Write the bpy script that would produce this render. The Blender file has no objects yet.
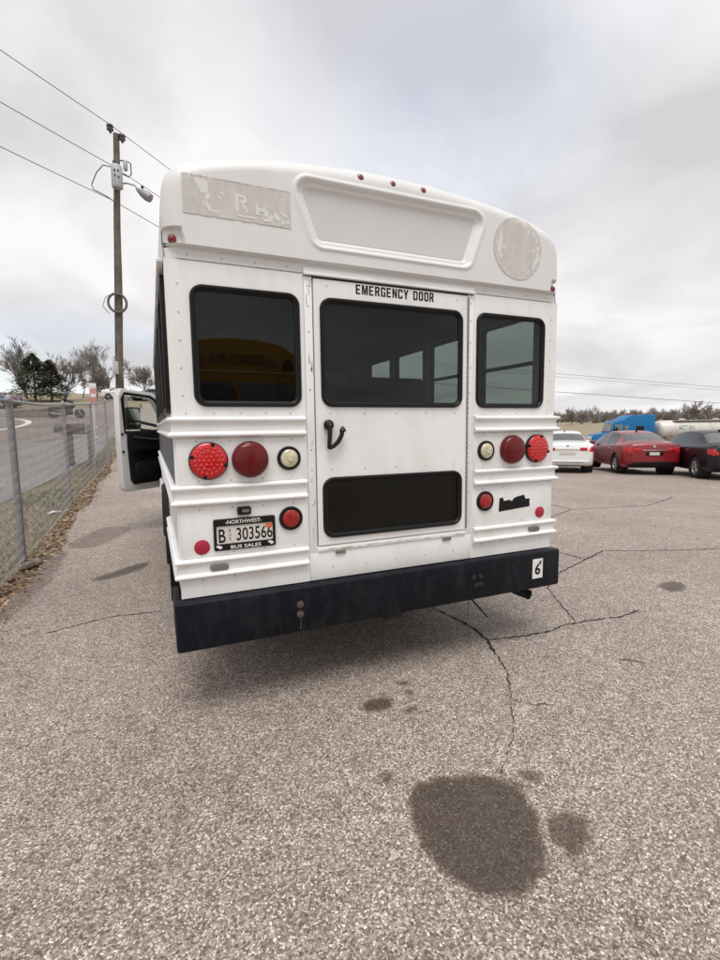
import bpy, bmesh, math, random
import numpy as np
from mathutils import Vector, Matrix
from mathutils.geometry import tessellate_polygon
random.seed(7)
sc = bpy.context.scene
col = sc.collection
R = math.radians

# ------------------------------------------------------------------ camera
cam_d = bpy.data.cameras.new('camera')
cam = bpy.data.objects.new('camera', cam_d)
col.objects.link(cam)
cam_d.sensor_fit = 'VERTICAL'
cam_d.sensor_height = 36.0
cam_d.lens = 480.93 / 960 * 36
cam_d.clip_start = 0.05
cam_d.clip_end = 3000
CAM = Vector((-1.299, -2.485, 1.5))
yaw, pitch, roll = R(23.308), R(-6.314), R(-0.716)
fwd = Vector((math.sin(yaw)*math.cos(pitch), math.cos(yaw)*math.cos(pitch), math.sin(pitch)))
rgt = Vector((math.cos(yaw), -math.sin(yaw), 0))
upv = rgt.cross(fwd)
r2 = math.cos(roll)*rgt + math.sin(roll)*upv
u2 = -math.sin(roll)*rgt + math.cos(roll)*upv
M3 = Matrix((r2, u2, -fwd)).transposed()
cam.matrix_world = Matrix.Translation(CAM) @ M3.to_4x4()
sc.camera = cam

# ------------------------------------------------------------------ sky, sun, exposure
SUN_EL, SUN_AZ = R(66), R(196)          # azimuth clockwise from +Y: behind the camera
world = bpy.data.worlds.new('World')
sc.world = world
world.use_nodes = True
wn = world.node_tree.nodes
wl = world.node_tree.links
wn.clear()
def wnode(t, **k):
    n = wn.new(t)
    for a, b in k.items(): setattr(n, a, b)
    return n
sky = wnode('ShaderNodeTexSky', sky_type='NISHITA', sun_disc=False)
sky.sun_elevation = SUN_EL
sky.sun_rotation = SUN_AZ
tc = wnode('ShaderNodeTexCoord')
sep = wnode('ShaderNodeSeparateXYZ')
wl.new(tc.outputs['Generated'], sep.inputs[0])
# cloud layer: project the view direction on a flat cloud deck
zc = wnode('ShaderNodeMath', operation='MAXIMUM'); zc.inputs[1].default_value = 0.0
wl.new(sep.outputs['Z'], zc.inputs[0])
zo = wnode('ShaderNodeMath', operation='ADD'); zo.inputs[1].default_value = 0.22
wl.new(zc.outputs[0], zo.inputs[0])
dx = wnode('ShaderNodeMath', operation='DIVIDE'); dy = wnode('ShaderNodeMath', operation='DIVIDE')
wl.new(sep.outputs['X'], dx.inputs[0]); wl.new(zo.outputs[0], dx.inputs[1])
wl.new(sep.outputs['Y'], dy.inputs[0]); wl.new(zo.outputs[0], dy.inputs[1])
cmb = wnode('ShaderNodeCombineXYZ')
wl.new(dx.outputs[0], cmb.inputs[0]); wl.new(dy.outputs[0], cmb.inputs[1])
mp = wnode('ShaderNodeMapping'); mp.inputs['Location'].default_value = (2.2, -7.7, 0); mp.inputs['Scale'].default_value = (1.0, 0.8, 1)
wl.new(cmb.outputs[0], mp.inputs[0])
n1 = wnode('ShaderNodeTexNoise'); n1.inputs['Scale'].default_value = 1.35; n1.inputs['Detail'].default_value = 7; n1.inputs['Roughness'].default_value = 0.5; n1.inputs['Distortion'].default_value = 0.5
wl.new(mp.outputs[0], n1.inputs['Vector'])
n2 = wnode('ShaderNodeTexNoise'); n2.inputs['Scale'].default_value = 0.6; n2.inputs['Detail'].default_value = 3
mp2 = wnode('ShaderNodeMapping'); mp2.inputs['Location'].default_value = (20.2, 8.8, 2)
wl.new(cmb.outputs[0], mp2.inputs[0]); wl.new(mp2.outputs[0], n2.inputs['Vector'])
cr = wnode('ShaderNodeValToRGB')
e = cr.color_ramp.elements
e[0].position = 0.33; e[0].color = (6.0, 5.9, 6.1, 1)
e[1].position = 0.62; e[1].color = (8.7, 8.55, 8.6, 1)
wl.new(n1.outputs['Fac'], cr.inputs[0])
thin = wnode('ShaderNodeMapRange'); thin.inputs[1].default_value = 0.52; thin.inputs[2].default_value = 0.72; thin.inputs[3].default_value = 0.0; thin.inputs[4].default_value = 0.32
wl.new(n2.outputs['Fac'], thin.inputs[0])
skmul = wnode('ShaderNodeMix', data_type='RGBA', blend_type='MULTIPLY'); skmul.inputs[0].default_value = 1.0
wl.new(sky.outputs[0], skmul.inputs['A']); skmul.inputs['B'].default_value = (3.0, 2.85, 2.6, 1)
mx = wnode('ShaderNodeMix', data_type='RGBA')
wl.new(thin.outputs[0], mx.inputs[0]); wl.new(cr.outputs[0], mx.inputs['A']); wl.new(skmul.outputs['Result'], mx.inputs['B'])
bg = wnode('ShaderNodeBackground'); bg.inputs['Strength'].default_value = 0.064
wl.new(mx.outputs['Result'], bg.inputs['Color'])
wo = wnode('ShaderNodeOutputWorld')
wl.new(bg.outputs[0], wo.inputs['Surface'])

sun_d = bpy.data.lights.new('sun', 'SUN')
sun_d.energy = 1.35
sun_d.angle = R(32)
sun_d.color = (1.0, 0.98, 0.95)
sun = bpy.data.objects.new('sun', sun_d)
col.objects.link(sun)
sd = Vector((math.sin(SUN_AZ)*math.cos(SUN_EL), math.cos(SUN_AZ)*math.cos(SUN_EL), math.sin(SUN_EL)))
sun.rotation_euler = (-sd).to_track_quat('-Z', 'Y').to_euler()
sun.location = sd * 40
sc.view_settings.view_transform = 'Standard'
sc.view_settings.look = 'None'
sc.view_settings.gamma = 1.0
sc.view_settings.use_curve_mapping = False
sc.view_settings.exposure = 0.80

# ------------------------------------------------------------------ helpers
def tag(o, label=None, cat=None, group=None, kind=None):
    if label: o['label'] = label
    if cat: o['category'] = cat
    if group: o['group'] = group
    if kind: o['kind'] = kind
    return o
def empty(name, loc=(0, 0, 0), rz=0, label=None, cat=None, group=None):
    o = bpy.data.objects.new(name, None)
    o.empty_display_size = 0.2
    col.objects.link(o); o.location = loc; o.rotation_euler = (0, 0, rz)
    return tag(o, label, cat, group)
def link(name, me, mat, parent=None, loc=None, rot=None):
    o = bpy.data.objects.new(name, me)
    col.objects.link(o)
    if mat is not None and not me.materials: me.materials.append(mat)
    if parent: o.parent = parent
    if loc: o.location = loc
    if rot: o.rotation_euler = rot
    return o
def copy_tree(o, parent=None):
    c = o.copy(); col.objects.link(c); c.parent = parent
    for ch in list(o.children):
        copy_tree(ch, c)
    return c

class MB:
    def __init__(s): s.v = []; s.f = []
    def add(s, vs, fs):
        b = len(s.v); s.v += [tuple(p) for p in vs]; s.f += [tuple(i+b for i in f) for f in fs]; return s
    def box(s, x0, x1, y0, y1, z0, z1):
        return s.add([(x0,y0,z0),(x1,y0,z0),(x1,y1,z0),(x0,y1,z0),(x0,y0,z1),(x1,y0,z1),(x1,y1,z1),(x0,y1,z1)],
                     [(0,3,2,1),(4,5,6,7),(0,1,5,4),(1,2,6,5),(2,3,7,6),(3,0,4,7)])
    def obox(s, c, ax, ay, az):
        c, ax, ay, az = map(Vector, (c, ax, ay, az))
        vs = [c + i*ax + j*ay + k*az for k in (-1,1) for i, j in ((-1,-1),(1,-1),(1,1),(-1,1))]
        return s.add(vs, [(0,3,2,1),(4,5,6,7),(0,1,5,4),(1,2,6,5),(2,3,7,6),(3,0,4,7)])
    def tube(s, pts, r, n=8, cap=True):
        pts = [Vector(p) for p in pts]
        rs = r if isinstance(r, (list, tuple)) else [r]*len(pts)
        vs = []; fs = []; pa = None
        for i, p in enumerate(pts):
            d = (pts[min(i+1, len(pts)-1)] - pts[max(i-1, 0)])
            d = d.normalized() if d.length > 1e-9 else Vector((0,0,1))
            a = d.orthogonal().normalized() if pa is None else (pa - pa.dot(d)*d)
            if a.length < 1e-6: a = d.orthogonal()
            a.normalize(); pa = a; b = d.cross(a)
            for k in range(n):
                t = 2*math.pi*k/n
                vs.append(p + rs[i]*(math.cos(t)*a + math.sin(t)*b))
        for i in range(len(pts)-1):
            for k in range(n):
                q = (k+1) % n
                fs.append((i*n+k, i*n+q, (i+1)*n+q, (i+1)*n+k))
        if cap:
            fs.append(tuple(range(n-1, -1, -1))); fs.append(tuple((len(pts)-1)*n+k for k in range(n)))
        return s.add(vs, fs)
    def lathe(s, prof, c, ax, n=24):
        # prof: (radius, height along ax)
        c = Vector(c); ax = Vector(ax).normalized(); a = ax.orthogonal().normalized(); b = ax.cross(a)
        vs = []; fs = []
        for r, h in prof:
            for k in range(n):
                t = 2*math.pi*k/n
                vs.append(c + ax*h + max(r, 1e-5)*(math.cos(t)*a + math.sin(t)*b))
        for i in range(len(prof)-1):
            for k in range(n):
                q = (k+1) % n
                fs.append((i*n+k, i*n+q, (i+1)*n+q, (i+1)*n+k))
        return s.add(vs, fs)
    def plate(s, outer, holes, y0, y1, flip=False):
        """flat plate in the XZ plane with holes, from y0 (front) to y1"""
        loops = [outer] + holes
        tess = tessellate_polygon([[Vector((p[0], p[1], 0)) for p in l] for l in loops])
        flat = [p for l in loops for p in l]; n = len(flat)
        vs = [(x, y0, z) for x, z in flat] + [(x, y1, z) for x, z in flat]
        fs = []
        for t in tess:
            a, b, c = (flat[i] for i in t)
            ar = (b[0]-a[0])*(c[1]-a[1]) - (c[0]-a[0])*(b[1]-a[1])
            t = tuple(t) if ar > 0 else tuple(reversed(t))
            fs.append(t); fs.append(tuple(i+n for i in reversed(t)))
        o = 0
        for l in loops:
            m = len(l)
            for i in range(m):
                j = (i+1) % m
                fs.append((o+i, o+j, o+j+n, o+i+n))
            o += m
        return s.add(vs, fs)
    def ring(s, loops):
        """stitch successive closed loops of equal length"""
        n = len(loops[0]); vs = [p for l in loops for p in l]; fs = []
        for i in range(len(loops)-1):
            for k in range(n):
                q = (k+1) % n
                fs.append((i*n+k, i*n+q, (i+1)*n+q, (i+1)*n+k))
        return s.add(vs, fs)
    def xf(s, M):
        s.v = [tuple(M @ Vector(p)) for p in s.v]; return s
    def mesh(s, name, bevel=0, smooth=None, seg=2, recalc=True):
        me = bpy.data.meshes.new(name)
        bm = bmesh.new()
        vv = [bm.verts.new(p) for p in s.v]
        for f in s.f:
            try: bm.faces.new([vv[i] for i in f])
            except ValueError: pass
        if recalc: bmesh.ops.recalc_face_normals(bm, faces=bm.faces)
        if bevel:
            bm.normal_update()
            ed = [e_ for e_ in bm.edges if len(e_.link_faces) == 2 and e_.calc_face_angle(0) > 0.6]
            bmesh.ops.bevel(bm, geom=ed, offset=bevel, segments=seg, affect='EDGES', profile=0.5, clamp_overlap=True)
        bm.to_mesh(me); bm.free()
        if smooth is not None:
            me.polygons.foreach_set('use_smooth', [True]*len(me.polygons))
            if smooth < 180:
                me.set_sharp_from_angle(angle=R(smooth))
        return me
    def build(s, name, mat, parent=None, bevel=0, smooth=40, seg=2, recalc=True):
        return link(name, s.mesh(name, bevel, smooth, seg, recalc), mat, parent)

def rrect(cx, cz, hx, hz, r, n=6):
    pts = []
    for sx, sz, a0 in ((1,-1,-90),(1,1,0),(-1,1,90),(-1,-1,180)):
        for k in range(n+1):
            a = R(a0 + 90*k/n)
            pts.append((cx + sx*(hx-r) + r*math.cos(a), cz + sz*(hz-r) + r*math.sin(a)))
    return pts

# ------------------------------------------------------------------ materials
def mat(name, color, rough=0.5, metal=0.0, var=0.0, vscale=6.0, bump=0.0, bscale=80.0, spec=0.5, coat=0.0, dirt=None, dscale=2.5, damt=0.4, streak=0.0):
    m = bpy.data.materials.new(name); m.use_nodes = True
    nt = m.node_tree; N = nt.nodes; L = nt.links
    p = N['Principled BSDF']
    p.inputs['Roughness'].default_value = rough
    p.inputs['Metallic'].default_value = metal
    p.inputs['Specular IOR Level'].default_value = spec
    p.inputs['Coat Weight'].default_value = coat
    p.inputs['Coat Roughness'].default_value = 0.08
    c4 = (*color, 1)
    p.inputs['Base Color'].default_value = c4
    t = N.new('ShaderNodeTexCoord')
    last = None
    if var > 0:
        n = N.new('ShaderNodeTexNoise'); n.inputs['Scale'].default_value = vscale; n.inputs['Detail'].default_value = 5
        L.new(t.outputs['Object'], n.inputs['Vector'])
        r = N.new('ShaderNodeValToRGB')
        r.color_ramp.elements[0].position = 0.3; r.color_ramp.elements[1].position = 0.7
        r.color_ramp.elements[0].color = tuple(max(0, c*(1-var)) for c in color) + (1,)
        r.color_ramp.elements[1].color = tuple(min(1, c*(1+var)) for c in color) + (1,)
        L.new(n.outputs['Fac'], r.inputs[0]); last = r.outputs[0]
    if dirt:
        n = N.new('ShaderNodeTexNoise'); n.inputs['Scale'].default_value = dscale; n.inputs['Detail'].default_value = 8; n.inputs['Roughness'].default_value = 0.65
        mpn = N.new('ShaderNodeMapping'); mpn.inputs['Scale'].default_value = (1.6, 1.6, 0.6)
        L.new(t.outputs['Object'], mpn.inputs[0]); L.new(mpn.outputs[0], n.inputs['Vector'])
        mr = N.new('ShaderNodeMapRange'); mr.inputs[1].default_value = 0.48; mr.inputs[2].default_value = 0.8; mr.inputs[3].default_value = 0; mr.inputs[4].default_value = damt
        L.new(n.outputs['Fac'], mr.inputs[0])
        mxn = N.new('ShaderNodeMix'); mxn.data_type = 'RGBA'
        L.new(mr.outputs[0], mxn.inputs[0])
        if last: L.new(last, mxn.inputs['A'])
        else: mxn.inputs['A'].default_value = c4
        mxn.inputs['B'].default_value = (*dirt, 1)
        last = mxn.outputs['Result']
    if streak > 0:      # faint run marks down the sheet metal
        n = N.new('ShaderNodeTexNoise'); n.inputs['Scale'].default_value = 1.0; n.inputs['Detail'].default_value = 6; n.inputs['Roughness'].default_value = 0.7
        mpn = N.new('ShaderNodeMapping'); mpn.inputs['Scale'].default_value = (38, 38, 1.6)
        L.new(t.outputs['Object'], mpn.inputs[0]); L.new(mpn.outputs[0], n.inputs['Vector'])
        mr = N.new('ShaderNodeMapRange'); mr.inputs[1].default_value = 0.55; mr.inputs[2].default_value = 0.85; mr.inputs[3].default_value = 0; mr.inputs[4].default_value = streak
        L.new(n.outputs['Fac'], mr.inputs[0])
        mxn = N.new('ShaderNodeMix'); mxn.data_type = 'RGBA'; L.new(mr.outputs[0], mxn.inputs[0])
        if last: L.new(last, mxn.inputs['A'])
        else: mxn.inputs['A'].default_value = c4
        mxn.inputs['B'].default_value = (0.42, 0.36, 0.29, 1)
        last = mxn.outputs['Result']
    if last: L.new(last, p.inputs['Base Color'])
    if bump > 0:
        n = N.new('ShaderNodeTexNoise'); n.inputs['Scale'].default_value = bscale; n.inputs['Detail'].default_value = 4
        L.new(t.outputs['Object'], n.inputs['Vector'])
        b = N.new('ShaderNodeBump'); b.inputs['Strength'].default_value = bump; b.inputs['Distance'].default_value = 0.01
        L.new(n.outputs['Fac'], b.inputs['Height']); L.new(b.outputs[0], p.inputs['Normal'])
    return m
def glass(name, tint, f0=0.04, rough=0.0):
    """thin pane: transparent tint plus a Schlick mirror, the same from both sides"""
    m = bpy.data.materials.new(name); m.use_nodes = True
    nt = m.node_tree; N = nt.nodes; L = nt.links; N.clear()
    tr = N.new('ShaderNodeBsdfTransparent'); tr.inputs[0].default_value = (*tint, 1)
    gl = N.new('ShaderNodeBsdfGlossy'); gl.inputs['Roughness'].default_value = rough
    lw_ = N.new('ShaderNodeLayerWeight'); lw_.inputs[0].default_value = 0.5
    pw = N.new('ShaderNodeMath'); pw.operation = 'POWER'; pw.inputs[1].default_value = 5; L.new(lw_.outputs['Facing'], pw.inputs[0])
    ma = N.new('ShaderNodeMath'); ma.operation = 'MULTIPLY_ADD'; ma.inputs[1].default_value = 1-f0; ma.inputs[2].default_value = f0; L.new(pw.outputs[0], ma.inputs[0])
    mx_ = N.new('ShaderNodeMixShader'); o = N.new('ShaderNodeOutputMaterial')
    L.new(ma.outputs[0], mx_.inputs[0]); L.new(tr.outputs[0], mx_.inputs[1]); L.new(gl.outputs[0], mx_.inputs[2]); L.new(mx_.outputs[0], o.inputs[0])
    return m
M = {}
M['white'] = mat('white_paint', (0.80, 0.795, 0.785), 0.32, var=0.02, vscale=3, dirt=(0.47, 0.43, 0.38), damt=0.36, dscale=3.0, bump=0.10, bscale=5, streak=0.22)
M['cap'] = mat('cap_gelcoat', (0.69, 0.69, 0.685), 0.45, var=0.02, vscale=2.5, dirt=(0.5, 0.47, 0.42), damt=0.22, bump=0.02, bscale=6)
M['recess'] = mat('cap_panel_gelcoat', (0.60, 0.585, 0.57), 0.5, var=0.02)
M['residue'] = mat('glue_residue', (0.535, 0.507, 0.47), 0.7, var=0.06, vscale=30, dirt=(0.68, 0.66, 0.635), dscale=11, damt=0.8)
M['flake'] = mat('vinyl_flake', (0.665, 0.655, 0.64), 0.5, var=0.03, vscale=40)
M['bumper'] = mat('bumper_black', (0.0045, 0.0055, 0.0095), 0.5, spec=0.16, var=0.35, vscale=3, dirt=(0.045, 0.044, 0.045), damt=0.40, dscale=9, bump=0.05, bscale=60)
M['black'] = mat('black_plastic', (0.006, 0.006, 0.0065), 0.38, var=0.2, spec=0.3)
M['rubber'] = mat('black_rubber', (0.008, 0.008, 0.008), 0.6, var=0.2, spec=0.2, dirt=(0.05, 0.045, 0.04), damt=0.25)
M['gasket'] = mat('window_gasket', (0.006, 0.006, 0.0065), 0.4, var=0.15, spec=0.25)
M['dark'] = mat('dark_interior', (0.02, 0.02, 0.022), 0.85, var=0.2, spec=0.1)
M['seat'] = mat('seat_vinyl', (0.018, 0.018, 0.022), 0.6, var=0.2, spec=0.2)
M['liner'] = mat('ceiling_liner', (0.045, 0.045, 0.046), 0.8, var=0.05)
M['under'] = mat('underbody', (0.02, 0.019, 0.018), 0.8, var=0.4)
M['rear_glass'] = glass('tinted_rear_glass', (0.55, 0.57, 0.56), f0=0.027)
M['side_glass'] = glass('tinted_side_glass', (0.74, 0.79, 0.755))
M['clear_glass'] = glass('clear_glass', (0.92, 0.95, 0.935))
M['car_glass'] = glass('car_glass', (0.16, 0.18, 0.18), f0=0.30)
M['car_side_glass'] = glass('car_side_glass', (0.12, 0.13, 0.13), f0=0.07)
M['stripe'] = mat('faded_side_stripe', (0.075, 0.082, 0.10), 0.45, var=0.15, dirt=(0.3, 0.29, 0.28), damt=0.4)
M['red_led'] = mat('red_lens_bright', (0.52, 0.004, 0.004), 0.2, var=0.15, vscale=60, coat=0.5, bump=0.15, bscale=260)
M['red_dark'] = mat('red_lens_dark', (0.12, 0.003, 0.005), 0.3, spec=0.3, var=0.15, vscale=40, coat=0.2)
M['red_small'] = mat('red_lens_small', (0.30, 0.006, 0.008), 0.25, var=0.3, vscale=50, coat=0.4, bump=0.3, bscale=150)
M['pink'] = mat('red_reflector', (0.36, 0.006, 0.035), 0.35, var=0.12, vscale=120, coat=0.2, bump=0.2, bscale=400)
M['marker'] = mat('marker_lens', (0.17, 0.006, 0.006), 0.25, var=0.2, coat=0.4)
M['cream'] = mat('yellowed_clear_lens', (0.58, 0.52, 0.36), 0.12, var=0.25, vscale=25, coat=1.0, bump=0.4, bscale=60)
M['chrome'] = mat('bulb_chrome', (0.7, 0.68, 0.6), 0.2, metal=1.0)
M['grey_metal'] = mat('aged_metal', (0.20, 0.20, 0.19), 0.5, metal=0.6, var=0.2, vscale=20)
M['wire'] = mat('galvanised_wire', (0.42, 0.42, 0.42), 0.6, var=0.15, vscale=4)
M['rust'] = mat('rusty_bolt', (0.10, 0.075, 0.055), 0.7, metal=0.3, var=0.3, vscale=60)
M['galv'] = mat('galvanised_steel', (0.28, 0.28, 0.28), 0.55, metal=0.35, var=0.18, vscale=12, dirt=(0.2, 0.18, 0.16), damt=0.4)
M['plate'] = mat('licence_plate', (0.62, 0.58, 0.54), 0.4, var=0.05, vscale=30)
M['orange'] = mat('plate_sticker', (0.62, 0.14, 0.05), 0.5, var=0.1)
M['ink'] = mat('black_ink', (0.008, 0.008, 0.009), 0.6, var=0.1, spec=0.2)
M['white_ink'] = mat('white_print', (0.74, 0.73, 0.71), 0.5, var=0.05)
M['seal'] = mat('old_sealant', (0.60, 0.56, 0.50), 0.7, var=0.25, vscale=30, bump=0.3, bscale=60)
M['tyre'] = mat('tyre_rubber', (0.016, 0.016, 0.016), 0.75, var=0.3, dirt=(0.08, 0.07, 0.06), damt=0.4)
M['rim'] = mat('alloy_rim', (0.55, 0.55, 0.54), 0.3, metal=0.85, var=0.1)
M['steel_rim'] = mat('steel_rim', (0.6, 0.6, 0.58), 0.45, metal=0.2, var=0.1)
M['van_white'] = mat('cab_paint', (0.62, 0.62, 0.61), 0.3, var=0.03, coat=0.6, dirt=(0.4, 0.37, 0.33), damt=0.25)
M['trim'] = mat('door_trim', (0.006, 0.006, 0.0065), 0.6, var=0.25, vscale=12, spec=0.25)
M['mirror'] = mat('mirror_glass', (0.75, 0.82, 0.8), 0.03, metal=1.0)
M['pole'] = mat('weathered_pole', (0.13, 0.11, 0.085), 0.9, var=0.35, vscale=3, bump=0.6, bscale=30, dirt=(0.05, 0.045, 0.04), damt=0.6, dscale=4)
M['line'] = mat('overhead_line', (0.10, 0.10, 0.105), 0.6, var=0.2)
M['can'] = mat('transformer_can', (0.42, 0.43, 0.44), 0.5, var=0.1)
M['porcelain'] = mat('porcelain', (0.10, 0.09, 0.09), 0.25, var=0.2)

# ------------------------------------------------------------------ terrain
def sm(a, b, x):
    t = min(1, max(0, (x-a)/(b-a))); return t*t*(3-2*t)
def pl(pts, x):
    if x <= pts[0][0]: return pts[0][1]
    for (a, b), (c, d) in zip(pts, pts[1:]):
        if x <= c: return b + (d-b)*(x-a)/(c-a)
    return pts[-1][1]
ZL = [(3,0),(6,.06),(12,.36),(40,2.6),(80,7.0),(110,8.0),(400,8.0)]
ZR = [(5,0),(17,-.25),(54,-1.65),(75,-1.6),(200,3.4),(420,9.0),(900,9)]
def terrain(x, y):
    az = math.degrees(math.atan2(x+1.3, y+2.5)); d = math.hypot(x, y)
    wl_ = 1 - sm(2, 40, az); wr = sm(8, 40, az)*(1 - sm(75, 115, az))
    if az < 0: wl_ = 1 - sm(60, 100, -az)
    return wl_*pl(ZL, y) + wr*pl(ZR, d)
def lot_edge(y):            # left edge of the asphalt lot
    return -2.50 + 0.012*max(0, y-6) + 0.05*math.sin(y*1.7) + 0.03*math.sin(y*4.1+1)
def road_edge(y):           # right edge of the street beyond the fence
    return min(-4.95 + 0.118*y, -3.0)
def spaced(a, b, h0, g, start):
    out = [start]; h = h0; x = start
    while x < b: x += h; h *= g; out.append(min(x, b))
    h = h0; x = start
    while x > a: x -= h; h *= g; out.insert(0, max(x, a))
    return out
def sheet(xs, ys, zf, keep=None):
    nx, ny = len(xs), len(ys)
    vs = [(x, y, zf(x, y)) for y in ys for x in xs]
    fs = []
    for j in range(ny-1):
        for i in range(nx-1):
            if keep and not keep(0.5*(xs[i]+xs[i+1]), 0.5*(ys[j]+ys[j+1])): continue
            fs.append((j*nx+i, j*nx+i+1, (j+1)*nx+i+1, (j+1)*nx+i))
    return vs, fs

def ground_nodes(name):
    m = bpy.data.materials.new(name); m.use_nodes = True
    N = m.node_tree.nodes; L = m.node_tree.links
    p = N['Principled BSDF']; p.inputs['Roughness'].default_value = 0.9
    p.inputs['Specular IOR Level'].default_value = 0.45
    g = N.new('ShaderNodeNewGeometry')
    return m, N, L, p, g
def asphalt(name, stops, chip=105.0, big=((0.80, 1.13)), tint=(1, 1, 1), stains=True, bump=0.42):
    m, N, L, p, g = ground_nodes(name)
    # irregular stone sizes: the lookup is warped a little
    wn_ = N.new('ShaderNodeTexNoise'); wn_.inputs['Scale'].default_value = 60; wn_.inputs['Detail'].default_value = 2
    L.new(g.outputs['Position'], wn_.inputs['Vector'])
    va = N.new('ShaderNodeVectorMath'); va.operation = 'MULTIPLY_ADD'; va.inputs[1].default_value = (0.012,)*3
    L.new(wn_.outputs['Color'], va.inputs[0]); L.new(g.outputs['Position'], va.inputs[2])
    v1 = N.new('ShaderNodeTexVoronoi'); v1.inputs['Scale'].default_value = chip
    L.new(va.outputs[0], v1.inputs['Vector'])
    v2 = N.new('ShaderNodeTexVoronoi'); v2.feature = 'DISTANCE_TO_EDGE'; v2.inputs['Scale'].default_value = chip
    L.new(va.outputs[0], v2.inputs['Vector'])
    sepc = N.new('ShaderNodeSeparateColor'); L.new(v1.outputs['Color'], sepc.inputs[0])
    ramp = N.new('ShaderNodeValToRGB'); ramp.color_ramp.interpolation = 'LINEAR'
    el = ramp.color_ramp.elements
    el[0].position = stops[0][0]; el[0].color = (*stops[0][1], 1)
    el[1].position = stops[-1][0]; el[1].color = (*stops[-1][1], 1)
    for q, c in stops[1:-1]:
        x = el.new(q); x.color = (*c, 1)
    L.new(sepc.outputs[0], ramp.inputs[0])
    v3 = N.new('ShaderNodeTexVoronoi'); v3.inputs['Scale'].default_value = chip*0.52; L.new(va.outputs[0], v3.inputs['Vector'])
    s3 = N.new('ShaderNodeSeparateColor'); L.new(v3.outputs['Color'], s3.inputs[0])
    g3 = N.new('ShaderNodeMath'); g3.operation = 'GREATER_THAN'; g3.inputs[1].default_value = 0.90; L.new(s3.outputs[1], g3.inputs[0])
    l3 = N.new('ShaderNodeMath'); l3.operation = 'LESS_THAN'; l3.inputs[1].default_value = 0.34; L.new(v3.outputs['Distance'], l3.inputs[0])
    m3_ = N.new('ShaderNodeMath'); m3_.operation = 'MULTIPLY'; L.new(g3.outputs[0], m3_.inputs[0]); L.new(l3.outputs[0], m3_.inputs[1])
    mxs = N.new('ShaderNodeMix'); mxs.data_type = 'RGBA'; L.new(m3_.outputs[0], mxs.inputs[0]); L.new(ramp.outputs[0], mxs.inputs['A'])
    mxs.inputs['B'].default_value = (*stops[-2][1], 1)
    gap = N.new('ShaderNodeMapRange'); gap.inputs[1].default_value = 0.02; gap.inputs[2].default_value = 0.16; gap.inputs[3].default_value = 0.52; gap.inputs[4].default_value = 1.0
    L.new(v2.outputs['Distance'], gap.inputs[0])
    # broad tone differences: wear, dust, patches
    b1 = N.new('ShaderNodeTexNoise'); b1.inputs['Scale'].default_value = 0.55; b1.inputs['Detail'].default_value = 7; b1.inputs['Roughness'].default_value = 0.62
    L.new(g.outputs['Position'], b1.inputs['Vector'])
    br = N.new('ShaderNodeMapRange'); br.inputs[1].default_value = 0.3; br.inputs[2].default_value = 0.7; br.inputs[3].default_value = big[0]; br.inputs[4].default_value = big[1]
    L.new(b1.outputs['Fac'], br.inputs[0])
    b2 = N.new('ShaderNodeTexNoise'); b2.inputs['Scale'].default_value = 9; b2.inputs['Detail'].default_value = 6
    L.new(g.outputs['Position'], b2.inputs['Vector'])
    br2 = N.new('ShaderNodeMapRange'); br2.inputs[1].default_value = 0.3; br2.inputs[2].default_value = 0.7; br2.inputs[3].default_value = 0.88; br2.inputs[4].default_value = 1.1
    L.new(b2.outputs['Fac'], br2.inputs[0])
    m1 = N.new('ShaderNodeMath'); m1.operation = 'MULTIPLY'; L.new(gap.outputs[0], m1.inputs[0]); L.new(br.outputs[0], m1.inputs[1])
    m2 = N.new('ShaderNodeMath'); m2.operation = 'MULTIPLY'; L.new(m1.outputs[0], m2.inputs[0]); L.new(br2.outputs[0], m2.inputs[1])
    fac = m2.outputs[0]
    if stains:
        at = N.new('ShaderNodeAttribute'); at.attribute_name = 'stain'
        sn = N.new('ShaderNodeTexNoise'); sn.inputs['Scale'].default_value = 22; sn.inputs['Detail'].default_value = 6; sn.inputs['Roughness'].default_value = 0.7
        L.new(g.outputs['Position'], sn.inputs['Vector'])
        sa = N.new('ShaderNodeMath'); sa.operation = 'MULTIPLY_ADD'; sa.inputs[1].default_value = 0.75; L.new(sn.outputs['Fac'], sa.inputs[0]); L.new(at.outputs['Fac'], sa.inputs[2])
        sr = N.new('ShaderNodeMapRange'); sr.interpolation_type = 'SMOOTHSTEP'
        sr.inputs[1].default_value = 0.62; sr.inputs[2].default_value = 1.35; sr.inputs[3].default_value = 1.0; sr.inputs[4].default_value = 0.24
        L.new(sa.outputs[0], sr.inputs[0])
        m3 = N.new('ShaderNodeMath'); m3.operation = 'MULTIPLY'; L.new(fac, m3.inputs[0]); L.new(sr.outputs[0], m3.inputs[1]); fac = m3.outputs[0]
        rr = N.new('ShaderNodeMapRange'); rr.inputs[1].default_value = 0.33; rr.inputs[2].default_value = 1.0; rr.inputs[3].default_value = 0.5; rr.inputs[4].default_value = 0.72
        L.new(sr.outputs[0], rr.inputs[0]); L.new(rr.outputs[0], p.inputs['Roughness'])
    mc = N.new('ShaderNodeVectorMath'); mc.operation = 'SCALE'
    L.new(mxs.outputs['Result'], mc.inputs[0]); L.new(fac, mc.inputs['Scale'])
    mt = N.new('ShaderNodeVectorMath'); mt.operation = 'MULTIPLY'; mt.inputs[1].default_value = tint
    mt = mt
    L.new(mc.outputs[0], mt.inputs[0]); L.new(mt.outputs[0], p.inputs['Base Color'])
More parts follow.
